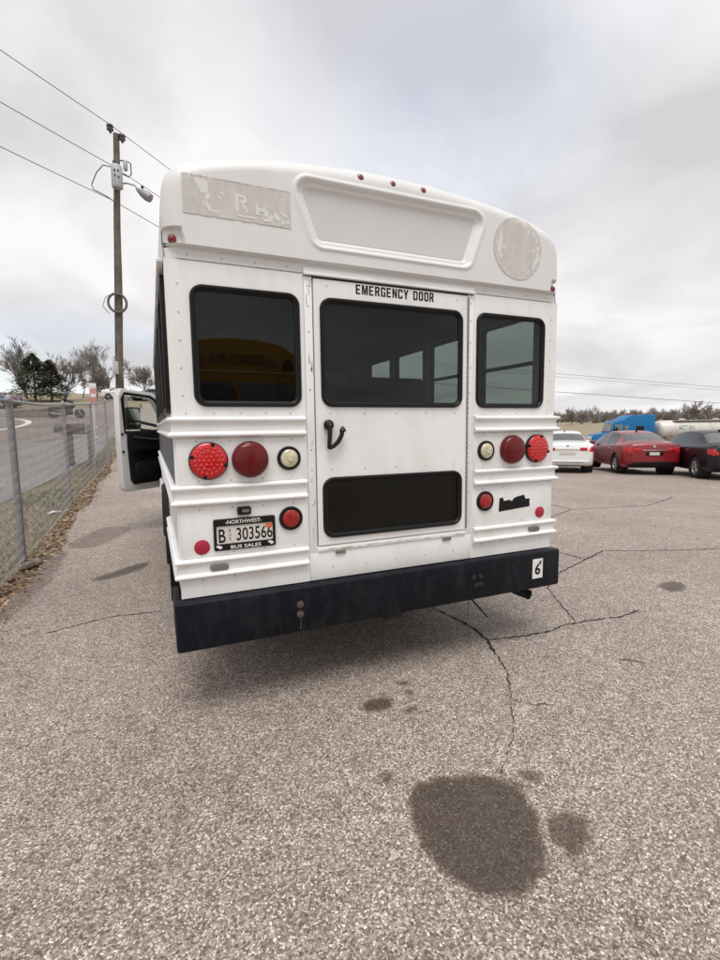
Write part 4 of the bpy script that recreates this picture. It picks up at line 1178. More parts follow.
# mirror outside the front corner of the window
g = MB(); g.box(.30, .53, -.40, -.30, 1.50, 1.83); mr_ = g.build('door_mirror', M['black'], dr, bevel=.03, seg=3)
g = MB(); g.plate(rrect(.415, 1.72, .095, .085, .02, 3), [], -.297, -.294); g.build('mirror_pane', M['mirror'], mr_)
g = MB(); g.plate(rrect(.415, 1.565, .095, .045, .02, 3), [], -.297, -.294); g.build('mirror_pane', M['mirror'], mr_)
for v_ in mr_.children:
    pass
g = MB(); g.tube([(.18, -.05, 1.54), (.28, -.30, 1.60), (.36, -.35, 1.62)], .022, 8); g.tube([(.18, -.05, 1.46), (.30, -.33, 1.50)], .018, 8); g.build('mirror_arm', M['black'], mr_)

# ================================================================== chain link fence
FX = lambda y: -2.77 + 0.028*max(0, y-8)
fence = empty('chain_link_fence', (FX(4.2), 4.2, terrain(FX(4.2), 4.2)), 0, 'galvanised chain link fence with leaves along its foot, left of the bus', 'fence')
f_off = Vector(fence.location)
class FP(MB):
    def build(s, name, m, parent=None, bevel=0, smooth=40, seg=2, recalc=True):
        s.v = [(x-f_off.x, y-f_off.y, z-f_off.z) for x, y, z in s.v]
        return link(name, s.mesh(name, bevel, smooth, seg, recalc), m, parent or fence)
FPY = [0.5, 4.2, 7.95, 11.5, 14.7, 17.9, 21.1, 24.3]
FH = 1.87
fz = lambda y: terrain(FX(y), y) - 0.05
for i, y in enumerate(FPY):
    x = FX(y); z = fz(y)
    g = FP(); r_ = 0.037 if i == 1 else 0.030
    g.tube([(x, y, z-.1), (x, y, z+FH+.02)], r_, 12)
    ps = g.build('fence_post', M['galv'])
    g = FP(); g.lathe([(r_*1.15, -.03), (r_*1.18, .01), (r_*.9, .04), (r_*.4, .06), (0, .065)], (x, y, z+FH+.01), (0, 0, 1), 12); g.build('post_cap', M['galv'], ps)
    for h in (.35, .8, 1.25, 1.6):
        g = FP(); g.lathe([(r_*1.08, -.004), (r_*1.08, .004)], (x, y, z+h), (0, 0, 1), 10); g.build('tie_wire', M['galv'], ps)
for a, c in zip(FPY, FPY[1:]):
    g = FP(); n = 6
    g.tube([(FX(a+(c-a)*k/n)-.005, a+(c-a)*k/n, fz(a+(c-a)*k/n)+FH) for k in range(n+1)], .021, 8)
    g.build('top_rail', M['galv'])
    # woven wire
    g = FP(); p_ = .064 if a < 12 else .09; hstep = p_*.95
    nw = int((c-a)/p_); nh = int((FH-.02)/hstep)
    rw = .0036 if a < 4 else (.0030 if a < 7 else (.0022 if a < 12 else .0020))
    for w_ in range(nw):
        pts = []
        for k in range(nh+1):
            yy = a + (w_ + (k % 2))*(c-a)/nw
            pts.append((FX(yy) + .028 + (.003 if k % 2 else -.003), yy, fz(yy) + .03 + k*hstep))
        g.tube(pts, rw, 3, cap=False)
    g.build('woven_wire', M['wire'], smooth=180, recalc=False)
    tag(fence.children[-1], kind='stuff')

# fallen leaves, twigs and dry grass along the fence
M['leaf'] = mat('dry_leaf', (0.34, 0.225, 0.135), 0.8, var=0.5, vscale=0.9)
M['leaf2'] = mat('pale_leaf', (0.42, 0.30, 0.20), 0.8, var=0.4, vscale=1.3)
M['leaf3'] = mat('dark_leaf', (0.15, 0.095, 0.06), 0.85, var=0.4, vscale=1.1)
rg = random.Random(11)
def leaf_mesh(g, x, y, z, s_):
    a = rg.uniform(0, 6.28); t = rg.uniform(-.5, .5); u = rg.uniform(-.5, .5)
    d = Vector((math.cos(a), math.sin(a), t*.6)); n = Vector((-math.sin(a), math.cos(a), u*.7))
    o = Vector((x, y, z + .008 + s_*.3*abs(t) + s_*.25*abs(u)))
    b0 = o - d*s_*.5; b1 = o + d*s_*.5 + Vector((0, 0, s_*.12*rg.random()))
    l_ = o + n*s_*.33 + Vector((0, 0, s_*rg.uniform(-.05, .22))); r_ = o - n*s_*.33 + Vector((0, 0, s_*rg.uniform(-.05, .22)))
    g.add([b0, r_, b1, l_, o], [(0, 1, 4), (1, 2, 4), (2, 3, 4), (3, 0, 4)])
gs = [MB(), MB(), MB()]
for k in range(9000):
    y = 0.6 + 17*rg.random()**1.35
    if rg.random() < 0.72: x = lot_edge(y) + rg.gauss(-.12, .13)
    else: x = lot_edge(y) - abs(rg.gauss(0, .75))
    if x > lot_edge(y)+.22: continue
    s_ = rg.uniform(.022, .065)
    z = max(zground(x, y), terrain(x, y) - .02 if x > lot_edge(y) else -9)
    leaf_mesh(gs[rg.choice((0, 0, 0, 1, 1, 2, 2))], x, y, z, s_)
for g, m, l_ in zip(gs, ('leaf', 'leaf2', 'leaf3'), ('brown', 'pale tan', 'dark brown')):
    tag(g.build('fallen_leaves', M[m], smooth=None, recalc=False), l_ + ' fallen leaves drifted along the fence foot', 'leaves', kind='stuff')
M['dry_grass'] = mat('dry_grass', (0.30, 0.25, 0.17), 0.9, var=0.45, vscale=0.7)
M['green_grass'] = mat('green_grass', (0.10, 0.115, 0.045), 0.9, var=0.4, vscale=0.8)
gd, gg = MB(), MB()
for k in range(16000):
    y = 1.0 + 21*rg.random()**1.2
    e0, e1 = road_edge(y) + .05, lot_edge(y) - .25
    if e1 <= e0: continue
    x = rg.uniform(e0, e1)
    z = zground(x, y); h = rg.uniform(.02, .075); a = rg.uniform(0, 6.28); w_ = rg.uniform(.003, .007)
    q = Vector((math.cos(a), math.sin(a), 0)); o = Vector((x, y, z)); l_ = Vector((rg.uniform(-1, 1), rg.uniform(-1, 1), 0))*h*.8
    green = math.sin(x*2.1+y*.9) + math.sin(y*1.3-x) > .75 and x < e0 + 1.0
    (gg if green else gd).add([o-q*w_, o+q*w_, o+l_*.4+Vector((0, 0, h*.7))+q*w_*.7, o+l_+Vector((0, 0, h))], [(0, 1, 2), (0, 2, 3)])
tag(gd.build('dry_grass', M['dry_grass'], smooth=None, recalc=False), 'short straw coloured grass between fence and street', 'grass', kind='stuff')
tag(gg.build('green_grass', M['green_grass'], smooth=None, recalc=False), 'thin green grass beside the street', 'grass', kind='stuff')
# dirt washed over the lot edge
M['dirt'] = soil('washed_dirt', [(0.045, 0.034, 0.026), (0.085, 0.064, 0.047), (0.12, 0.095, 0.072)], 3, 60)

# rotten board, litter and small scraps on the ground
M['wood'] = mat('rotten_wood', (0.20, 0.165, 0.135), 0.95, var=0.5, vscale=18, bump=0.8, bscale=40)
g = MB()
P_ = [(-.16, -.05, .0), (-.05, -.075, .0), (.10, -.06, .0), (.17, -.02, .0), (.15, .045, .0), (.03, .07, .0), (-.12, .05, .0)]
g.v = P_ + [(x*.92, y*.85, .045 + .018*math.sin(i*1.9)) for i, (x, y, z) in enumerate(P_)]; n = 7
g.f = [tuple(range(n-1, -1, -1)), tuple(range(n, 2*n))] + [(i, (i+1) % n, n+(i+1) % n, n+i) for i in range(n)]
o = g.build('wood_chunk', M['wood'], bevel=.008); o.location = (-2.62, 3.78, terrain(-2.62, 3.78) - .012); o.rotation_euler = (0, 0, 1.0)
tag(o, 'grey rotten chunk of wood among leaves by the nearest fence post', 'wood')
g = MB(); g.add([(-.11, -.035, .01), (.0, -.05, .03), (.12, -.03, .012), (.10, .03, .02), (-.01, .04, .045), (-.10, .035, .015)], [(0, 1, 4, 5), (1, 2, 3, 4)])
o = g.build('paper_scrap', M['white_ink'], smooth=None); o.location = (-2.9, 7.1, zground(-2.9, 7.1) + .02); o.rotation_euler = (0, 0, .4)
sol = o.modifiers.new('s', 'SOLIDIFY'); sol.thickness = .002
tag(o, 'crumpled white paper scrap in the grass behind the fence', 'litter')
g = MB(); g.tube([(.016*math.cos(R(a)), .016*math.sin(R(a)), .004) for a in range(0, 360, 20)], .0035, 6)
o = g.build('metal_ring', M['grey_metal']); o.location = (-.58, .03, .001); tag(o, 'small dark ring lying on asphalt below the left half of the bumper', 'ring')
g = MB(); g.tube([(-.07, 0, .006), (-.03, .012, .009), (.03, .010, .007), (.075, -.012, .005)], [.003, .004, .004, .002], 5)
o = g.build('twig', M['leaf3']); o.location = (1.41, -.50, .001); o.rotation_euler = (0, 0, -.7); tag(o, 'thin dark twig lying on asphalt right of the cracks', 'twig')
gp = MB(); rg2 = random.Random(23)
for k in range(900):
    x, y = rg2.uniform(-2.3, 3.2), rg2.uniform(-2.0, 3.5); s_ = rg2.uniform(.0025, .006)
    c = Vector((x, y, terrain(x, y)+s_*.4)); q = [c + Vector((rg2.uniform(.6, 1.2)*s_*math.cos(t), rg2.uniform(.6, 1.2)*s_*math.sin(t), 0)) for t in (0, 1.3, 2.5, 3.8, 5.0)]
    gp.add(q + [c + Vector((0, 0, s_*.8))], [(0, 1, 5), (1, 2, 5), (2, 3, 5), (3, 4, 5), (4, 0, 5)])
M['grit'] = mat('loose_grit', (0.42, 0.39, 0.36), 0.9, var=0.5, vscale=7)
tag(gp.build('loose_grit', M['grit'], smooth=None, recalc=False), 'loose pale stone grit scattered on the asphalt', 'grit', kind='stuff')

# ================================================================== utility pole and lines
PB = Vector((-2.36, 17.5, terrain(-2.36, 17.5))); PT = Vector((-1.86, 17.75, 11.95))
pole = empty('utility_pole', PB, 0, 'weathered wooden utility pole with transformer can and street lamp behind the fence', 'utility pole')
def PP(t): return (PT-PB)*t
g = MB(); n = 14
g.tube([PP(k/n) + Vector((.012*math.sin(k*1.1), 0, 0)) - (Vector((0, 0, .3)) if k == 0 else Vector((0, 0, 0))) for k in range(n+1)], [.150 - .048*k/n for k in range(n+1)], 12)
g.build('pole_shaft', M['pole'], pole, smooth=60)
hz = lambda z: PP((z-PB.z)/(PT.z-PB.z))
def at_h(z, dx=0, dy=0): return hz(z) + Vector((dx, dy, 0))
wdir = Vector((.66, .75, 0)).normalized(); wperp = Vector((wdir.y, -wdir.x, 0))
g = MB(); c = at_h(10.40, .02, -.26)
g.lathe([(0, -.40), (.17, -.40), (.185, -.37), (.185, .30), (.15, .36), (0, .38)], c, (0, 0, 1), 18); tr = g.build('transformer', M['can'], pole, smooth=40)
for dx_ in (-.07, .07):
    g = MB(); g.lathe([(.035, 0), (.05, .03), (.03, .06), (.05, .09), (.03, .12), (.045, .15), (.015, .20)], c + Vector((dx_, 0, .34)), (0, 0, 1), 10); g.build('bushing', M['porcelain'], tr)
for dx_, dz_ in ((-.06, .12), (.05, .12), (-.05, -.05), (.06, -.1)):
    g = MB(); g.obox(c + Vector((dx_, -.184, dz_)), (.025, 0, 0), (0, .008, 0), (0, 0, .03)); g.build('nameplate', M['under'], tr)
g = MB(); g.lathe([(.05, 0), (.075, .04), (.075, .30), (.05, .34)], at_h(10.7, .30, -.12), (0, 0, 1), 10); g.build('fuse_cutout', M['can'], pole)
g = MB(); g.tube([at_h(11.0, .02, -.1), at_h(11.05, .30, -.12), at_h(10.98, .46, -.12), at_h(10.62, .48, -.12), at_h(10.5, .40, -.13), at_h(10.55, .15, -.2)], .022, 6); g.build('jumper_wire', M['line'], pole)
g = MB(); g.tube([at_h(10.75, -.1, -.1), at_h(10.75, -.42, -.14), at_h(10.45, -.62, -.18), at_h(10.0, -.78, -.2), at_h(9.85, -.72, -.2), at_h(9.70, -.30, -.15), at_h(9.55, -.05, -.15)], .018, 6); g.build('service_loop', M['line'], pole)
ins = []
for dx_, dz_ in ((-.18, .03), (.20, -.22)):
    c2 = at_h(11.95+dz_, dx_, -.04)
    g = MB(); g.lathe([(.03, -.18), (.05, -.12), (.11, -.08), (.12, -.04), (.07, 0), (.12, .04), (.11, .09), (.04, .13), (0, .14)], c2 + Vector((0, 0, .12)), (0, 0, 1), 12); g.build('insulator', M['porcelain'], pole)
g = MB(); g.tube([at_h(10.22, .05, -.1), at_h(10.24, .35, -.22), at_h(10.16, .60, -.32), at_h(9.95, .74, -.40)], .028, 8); arm = g.build('lamp_arm', M['galv'], pole)
d_ = Vector((.55, -.25, -.42)).normalized(); c3 = at_h(9.86, .90, -.45)
g = MB(); g.lathe([(.03, -.34), (.07, -.26), (.13, -.10), (.17, .12), (.15, .26), (.0, .30)], c3, d_, 14); lh = g.build('street_lamp_head', M['galv'], pole)
g = MB(); g.lathe([(.05, 0), (.05, .06), (0, .08)], c3 + Vector((-.05, 0, .20)), (0, 0, 1), 8); g.build('photocell', M['under'], lh)
g = MB(); g.tube([at_h(6.05, -.03 + .30*math.cos(R(a)), -.17) + Vector((0, 0, .33*math.sin(R(a)))) for a in range(0, 361, 20)], .045, 8); g.build('cable_coil', M['line'], pole)
g = MB(); g.tube([at_h(6.4, -.16, -.16), at_h(6.2, -.42, -.18), at_h(5.9, -.50, -.18), at_h(5.65, -.30, -.18)], .012, 5); g.build('cable_tail', M['line'], pole)
g = MB(); g.box(-.09, .09, -.30, -.12, 2.70, 3.15); g.v = [tuple(Vector(p) + hz(PB.z) + Vector((.02, 0, 0))) for p in g.v]; g.build('meter_box', M['can'], pole, bevel=.02)
g = MB(); g.tube([at_h(PB.z+.2, -.12, -.10), at_h(4, -.13, -.09), at_h(9.5, -.10, -.08)], .014, 5); g.build('ground_wire', M['line'], pole)
def line(name, a, c, r, sag, label, cat='power line'):
    a, c = Vector(a), Vector(c); n = 24; g = MB()
    g.tube([(c-a)*(k/n) - Vector((0, 0, 4*sag*(k/n)*(1-k/n))) for k in range(n+1)], r, 5)
    o = g.build(name, M['line'], smooth=180); o.location = a
    return tag(o, label, cat, 'overhead lines at the wooden pole')
W = lambda z: PB + hz(z)
for z, dz_, sg, lb in ((12.15, .0, .35, 'topmost'), (10.80, 0, .45, 'middle'), (9.62, 0, .5, 'lowest')):
    p = W(min(z, 11.95)) + Vector((-.12, -.10, z - min(z, 11.95)))
    line('power_line', p, p - wdir*34 + Vector((0, 0, -.3)), .012, sg, lb + ' overhead line running left from the wooden pole')
    line('power_line', p, p + wdir*60 + Vector((0, 0, .6)), .012, sg, lb + ' overhead line running from the wooden pole to behind the bus roof')

# ================================================================== small things behind the fence
M['mailbox'] = mat('mailbox_metal', (0.05, 0.035, 0.034), 0.5, var=0.3)
M['post_wood'] = mat('grey_post_wood', (0.12, 0.11, 0.10), 0.9, var=0.3, vscale=8)
mx0, my0 = -3.45, 13.6
mz0 = zground(mx0, my0)
mbx = empty('mailbox', (mx0, my0, mz0), R(-10), 'dark grey mailbox on wooden posts behind the fence', 'mailbox')
g = MB(); pts = [(-.12, 0), (.12, 0), (.12, .14)] + [(.12*math.cos(R(a)), .14 + .12*math.sin(R(a))) for a in range(20, 161, 20)] + [(-.12, .14)]
n = len(pts)
g.v = [(-.34, a, 1.02+b_) for a, b_ in pts] + [(.38, a, 1.02+b_) for a, b_ in pts]
g.f = [tuple(range(n)), tuple(range(2*n-1, n-1, -1))] + [(i, (i+1) % n, n+(i+1) % n, n+i) for i in range(n)]
g.build('box', M['mailbox'], mbx)
g = MB(); g.box(-.365, -.34, -.115, .115, 1.03, 1.22); g.build('box_door', M['black'], mbx, bevel=.01)
g = MB(); g.box(-.06, .06, -.06, .06, -.1, 1.02); g.build('post', M['post_wood'], mbx, bevel=.01)
g = MB(); g.box(.46, .58, -.06, .06, -.1, 1.24); g.build('post', M['post_wood'], mbx, bevel=.01)
g = MB(); g.box(-.2, .5, -.05, .05, .97, 1.018); g.build('cross_board', M['post_wood'], mbx)
g = MB(); g.box(-.10, .06, -.13, -.122, 1.15, 1.25); g.build('flag', M['marker'], mbx)
mp_x, mp_y = -3.02, 15.4
mk = empty('marker_post', (mp_x, mp_y, zground(mp_x, mp_y)), 0, 'white tapered marker post with red and white sign behind the fence', 'sign')
M['post_white'] = mat('marker_white', (0.70, 0.70, 0.68), 0.6, var=0.06)
M['sign_red'] = mat('faded_sign_red', (0.55, 0.24, 0.22), 0.6, var=0.2)
g = MB(); g.tube([(-.06, 0, -.05), (.0, 0, 1.0), (.06, 0, 1.72)], [.10, .075, .055], 10); g.build('post', M['post_white'], mk)
g = MB(); g.box(-.03, .17, -.02, .01, 1.70, 2.24); pn = g.build('sign_panel', M['sign_red'], mk, bevel=.006)
g = MB(); g.box(-.03, .17, -.022, .012, 2.243, 2.42); g.build('sign_panel', M['post_white'], mk, bevel=.006)
g = MB(); g.box(.0, .14, -.026, -.0215, 1.98, 2.08); g.build('sign_stripe', M['post_white'], pn)

# --- cars: lofted bodies
def crom(pts, x):
    if x <= pts[0][0]: return pts[0][1]
    if x >= pts[-1][0]: return pts[-1][1]
    for i in range(len(pts)-1):
        if x <= pts[i+1][0]:
            x0, y0 = pts[max(i-1, 0)]; x1, y1 = pts[i]; x2, y2 = pts[i+1]; x3, y3 = pts[min(i+2, len(pts)-1)]
            h = x2-x1; t = (x-x1)/h
            m1 = (y2-y0)/(x2-x0) if x2 > x0 else 0; m2 = (y3-y1)/(x3-x1) if x3 > x1 else 0
            return (2*t**3-3*t*t+1)*y1 + (t**3-2*t*t+t)*h*m1 + (-2*t**3+3*t*t)*y2 + (t**3-t*t)*h*m2
TOP = [(0,.88),(.05,1.04),(.14,1.085),(.35,1.105),(.66,1.13),(1.00,1.265),(1.38,1.40),(1.9,1.465),(2.5,1.46),(3.0,1.385),(3.4,1.22),(3.72,1.055),(4.2,.985),(4.6,.86),(4.76,.70),(4.82,.55)]
BOT = [(0,.40),(.08,.30),(.4,.22),(4.3,.19),(4.7,.23),(4.82,.34)]
HWD = [(0,.70),(.04,.775),(.12,.83),(.3,.88),(.8,.915),(2.4,.92),(3.8,.905),(4.3,.85),(4.6,.75),(4.76,.60),(4.82,.45)]
BELT = [(0,.80),(.05,.93),(.14,.985),(.6,1.015),(1.5,.985),(2.5,.95),(3.5,.925),(4.2,.86),(4.6,.74),(4.82,.50)]
RFW = [(.4,.78),(.66,.70),(1.38,.575),(2.5,.59),(3.0,.62),(3.72,.74),(4.0,.80)]
def sedan(name, loc, az, paint, label, group, simple=False, L_=4.82, parts=True, rim=None, scale=1.0):
    root = empty(name, loc, -az, label, 'car', group)
    ys_ = sorted(set([0, .012, .03, .05, .08, .11, .14, .18, .23] + [.28 + .045*k for k in range(96)] + [4.6, 4.66, 4.71, 4.75, 4.79, 4.82]))
    ys_ = [y for y in ys_ if y <= 4.82]
    WY, WR = (.98, 3.80), .375
    grid = []
    for y in ys_:
        zt, zb, w_, be = crom(TOP, y), crom(BOT, y), crom(HWD, y), crom(BELT, y)
        g_ = sm(.03, .30, zt-be); rw = crom(RFW, y)
        x5, z5 = .955*w_, be
        deck_x, deck_z = .80*w_, be + .62*(zt-be)
        gx, gz = rw, zt - .055
        x6 = deck_x + (gx-deck_x)*g_; z6 = deck_z + (gz-deck_z)*g_
        key = [(0, zb), (.70*w_, zb), (.93*w_, zb+.03), (.985*w_, zb+.12), (1.0*w_, .5*(zb+be)-.02), (.995*w_, be-.16), (.985*w_, be-.05), (x5, z5), (x6, z6), (.86*x6, z6+.55*(zt-z6)), (.5*x6, zt-.006), (0, zt)]
        nn = [3, 2, 2, 4, 4, 3, 2, 8, 2, 5, 5]
        ring_ = []
        for i, k in enumerate(nn):
            for j in range(k):
                t = j/k; ring_.append((key[i][0]+(key[i+1][0]-key[i][0])*t, key[i][1]+(key[i+1][1]-key[i][1])*t))
        ring_.append(key[-1]); grid.append(ring_)
    nr = len(grid[0]); cs = np.cumsum([0, 3, 2, 2, 4, 4, 3, 2, 8, 2, 5, 5])
    cls = {}
    def put(k, f): cls.setdefault(k, []).append(f)
    for i in range(len(ys_)-1):
        y = .5*(ys_[i]+ys_[i+1])
        for j in range(nr-1):
            x = .25*(grid[i][j][0]+grid[i+1][j][0]+grid[i][j+1][0]+grid[i+1][j+1][0]); z = .25*(grid[i][j][1]+grid[i+1][j][1]+grid[i][j+1][1]+grid[i+1][j+1][1])
            k = 'body'
            if x > .5 and any(math.hypot(y-wy, z-.335) < WR for wy in WY): continue
            if cs[7] <= j < cs[8]:
                t = (j-cs[7]+.5)/8
                sl = .62 + .60*t; fr0 = 3.62 - .62*t
                if .06 < t < .94 and 1.02 + .33*t < y < fr0 - .06 and abs(y-2.30) > .035 and abs(y - (1.42 - .0*t)) > .015: k = 'side_glass'
            if j >= cs[8]:
                if .70 < y < 1.33 and x < .66: k = 'rear_glass'
                if 3.06 < y < 3.66: k = 'windscreen'
            if j < cs[1]: k = 'floor'
            if .005 < y < .30 and .76 < z < .935 and x > .52 and j < cs[7]: k = 'tail'
            if y > 4.40 and .58 < z < .72 and x > .42 and j < cs[7]: k = 'head'
            if y < .13 and z < .38: k = 'lower'
            put(k, (i, j))
    def half(faces, s_):
        g = MB(); ix = {}
        for i, j in faces:
            f = []
            for a, c in ((i, j), (i+1, j), (i+1, j+1), (i, j+1)):
                if (a, c) not in ix:
                    ix[(a, c)] = len(g.v); g.v.append((s_*grid[a][c][0], ys_[a], grid[a][c][1]))
                f.append(ix[(a, c)])
            g.f.append(tuple(f) if s_ > 0 else tuple(reversed(f)))
        return g
    def both(k, nm, m):
        g = MB()
        for s_ in (1, -1):
            h = half(cls.get(k, []), s_); g.add(h.v, h.f)
        me_ = g.mesh(nm, 0, None)
        bm = bmesh.new(); bm.from_mesh(me_); bmesh.ops.remove_doubles(bm, verts=bm.verts, dist=.0008); bmesh.ops.recalc_face_normals(bm, faces=bm.faces); bm.to_mesh(me_); bm.free()
        me_.polygons.foreach_set('use_smooth', [True]*len(me_.polygons)); me_.set_sharp_from_angle(angle=R(38))
        return link(nm, me_, m, root)
    body = both('body', 'body', paint)
    # end caps
    for i_, nm in ((0, 'rear_fascia'), (len(ys_)-1, 'front_fascia')):
        r_ = grid[i_]; g = MB(); yy = ys_[i_]
        g.v = [(x, yy, z) for x, z in r_] + [(-x, yy, z) for x, z in reversed(r_[1:-1])]
        g.f = [tuple(range(len(g.v)))]; g.build(nm, paint, root, smooth=None)
    if cls.get('floor'): both('floor', 'underbody', M['under'])
    if cls.get('lower'): both('lower', 'lower_bumper', paint if paint is M['car_white'] else M['black'])
    both('windscreen', 'windscreen', M['car_glass']); both('rear_glass', 'rear_window', M['car_glass'])
    for s_ in (1, -1):
        for lo, hi in ((0, 2.30), (2.30, 9)):
            fs_ = [f for f in cls['side_glass'] if lo <= ys_[f[0]] < hi]
            half(fs_, s_).build('door_window', M['car_side_glass'], root, smooth=60)
        half(cls['tail'], s_).build('tail_lamp', M['car_tail'], root, smooth=60)
        if cls.get('head'): half(cls['head'], s_).build('headlamp', M['chrome'], root, smooth=60)
    # dark cabin block behind the glass, wheel wells
    g = MB(); g.box(-.72, .72, 1.2, 3.4, .3, .98); g.build('cabin', M['dark'], root)
    for wy in WY:
        for s_ in (1, -1):
            g = MB(); c = (s_*.62, wy, .335)
            g.lathe([(WR+.012, .29), (WR+.012, -.05), (0, -.05)], c, (s_, 0, 0), 24); g.build('wheel_well', M['under'], root)
            wheel(root, (s_*.80, wy, .325), .325, .21, s_, rim or M['rim'], MB, None, 5)
    # trunk lamps, plate, trim, mirrors, handles, aerial
    for s_ in (1, -1):
        g = MB(); g.box(*sorted((s_*.40, s_*.64)), -.014, .02, .80, .91); g.build('tail_lamp', M['car_tail'], root, bevel=.012)
        g = MB(); g.obox((s_*.99, 3.30, 1.0), (.10, 0, 0), (0, .05, 0), (0, 0, .065)); g.build('wing_mirror', paint, root, bevel=.03, seg=3)
        for y in (1.55, 2.55):
            g = MB(); g.obox((s_*.922, y, .86), (.012, 0, 0), (0, .08, 0), (0, 0, .014)); g.build('door_handle', M['chrome'] if not simple else paint, root, bevel=.006)
    g = MB(); g.box(-.26, .26, -.012, .02, .66, .79); g.build('plate_recess', M['black'] if paint is not M.get('car_white') else M['plate'], root, bevel=.01)
    g = MB(); g.box(-.155, .155, -.016, -.010, .675, .775); g.build('number_plate', M['plate'], root)
    g = MB(); g.box(-.38, .38, -.016, .02, .825, .855); g.build('trim_strip', M['rim'], root, bevel=.006)
    g = MB(); g.box(-.70, .70, -.022, .05, .40, .455); g.build('bumper_insert', paint if paint is M['car_white'] else M['black'], root, bevel=.012)
    g = MB(); g.obox((0, 1.62, 1.455), (.018, 0, 0), (0, .07, 0), (0, 0, .035)); g.build('roof_fin', M['black'], root, bevel=.012)
    g = MB(); g.lathe([(.05, 0), (.05, .006), (0, .008)], (0, -.002 if False else .02, .955), (0, -1, 0), 14); g.build('badge', M['chrome'], root)
    return root
M['car_tail'] = mat('car_tail_lens', (0.50, 0.010, 0.014), 0.2, var=0.2, vscale=20, coat=0.4)
M['car_white'] = mat('white_car_paint', (0.78, 0.78, 0.77), 0.2, var=0.02, coat=1.0)
M['car_red'] = mat('red_car_paint', (0.22, 0.006, 0.012), 0.3, metal=0.0, var=0.08, vscale=2, coat=0.4)
M['car_black'] = mat('black_car_paint', (0.006, 0.007, 0.011), 0.35, metal=0.0, var=0.1, coat=0.12, spec=0.35)
M['car_blue'] = mat('blue_car_paint', (0.03, 0.05, 0.10), 0.22, metal=0.2, var=0.1, coat=1.0)
M['car_grey'] = mat('grey_car_paint', (0.20, 0.20, 0.21), 0.25, metal=0.4, var=0.1, coat=1.0)
def put(x, y, dz=0): return (x, y, terrain(x, y) + dz)
sedan('parked_car', put(12.05, 10.1), R(42), M['car_white'], 'white sedan parked just right of the bus, rear towards us', 'sedans parked in the lot')
sedan('parked_car', put(14.0, 8.29), R(33), M['car_red'], 'dark red sedan parked between the white and the black sedan', 'sedans parked in the lot')
sedan('parked_car', put(14.45, 5.85), R(36), M['car_black'], 'black sedan cut off by the right edge, beside the red sedan', 'sedans parked in the lot')

# ================================================================== semi truck and tanker behind the cars
M['truck_blue'] = mat('truck_blue_paint', (0.003, 0.135, 0.33), 0.45, var=0.06, coat=0.1, spec=0.3)
M['tank'] = mat('tank_shell', (0.62, 0.59, 0.54), 0.4, metal=0.15, var=0.10, vscale=0.8, dirt=(0.30, 0.24, 0.18), damt=0.6, dscale=0.8)
M['tank_dirt'] = mat('tank_skirt', (0.20, 0.15, 0.11), 0.7, var=0.3)
M['green_ink'] = mat('faded_green_print', (0.10, 0.24, 0.18), 0.6, var=0.2)
th = math.atan2(.40, -.916)                      # heading: nose towards the left of the picture
tx, ty = 44.2, 37.35
TZ = terrain(48, 35.5)
truck = empty('semi_truck', (tx, ty, TZ), th, 'blue semi truck tractor with sleeper cab behind the red sedan', 'truck')
# local x: backwards from the nose is negative; the nose is at x = 0
def tb(name, x0, x1, y0, y1, z0, z1, m, bev=.05, parent=None): return MB().box(x0, x1, y0, y1, z0, z1).build(name, m, parent or truck, bevel=bev)
g = MB(); pr = [(-.05, .55), (.0, 1.0), (-.05, 1.75), (-.25, 1.95), (-1.9, 2.18), (-2.05, 1.0), (-2.0, .7)]
n = len(pr); g.v = [(x, -.85, z) for x, z in pr] + [(x, .85, z) for x, z in pr]
g.f = [tuple(range(n)), tuple(range(2*n-1, n-1, -1))] + [(i, (i+1) % n, n+(i+1) % n, n+i) for i in range(n)]
g.build('hood', M['truck_blue'], truck, bevel=.10, seg=3)
tb('grille', -.02, .03, -.55, .55, .85, 1.75, M['chrome'], .02)
tb('front_bumper', -.30, .12, -1.2, 1.2, .35, .75, M['chrome'], .06)
for s_ in (-1, 1):
    tb('fender', -1.75, -.15, *sorted((s_*.80, s_*1.18)), .85, 1.45, M['truck_blue'], .16)
    tb('headlamp', -.18, -.05, *sorted((s_*.88, s_*1.14)), 1.05, 1.32, M['chrome'], .04)
g = MB(); pr = [(-1.80, 1.0), (-1.80, 2.12), (-2.15, 3.20), (-2.45, 3.42), (-3.10, 3.55), (-3.65, 3.92), (-4.2, 4.05), (-6.65, 4.08), (-6.7, 1.0)]
n = len(pr); g.v = [(x, -1.15, z) for x, z in pr] + [(x, 1.15, z) for x, z in pr]
g.f = [tuple(range(n)), tuple(range(2*n-1, n-1, -1))] + [(i, (i+1) % n, n+(i+1) % n, n+i) for i in range(n)]
g.build('sleeper_cab', M['truck_blue'], truck, bevel=.10, seg=3)
g = MB(); g.add([(-1.86, -1.0, 2.26), (-1.86, 1.0, 2.26), (-2.17, .98, 3.14), (-2.17, -.98, 3.14)], [(0, 1, 2, 3)]); g.v = [(x+.06, y, z+.04) for x, y, z in g.v]
g.build('windscreen', M['car_glass'], truck)
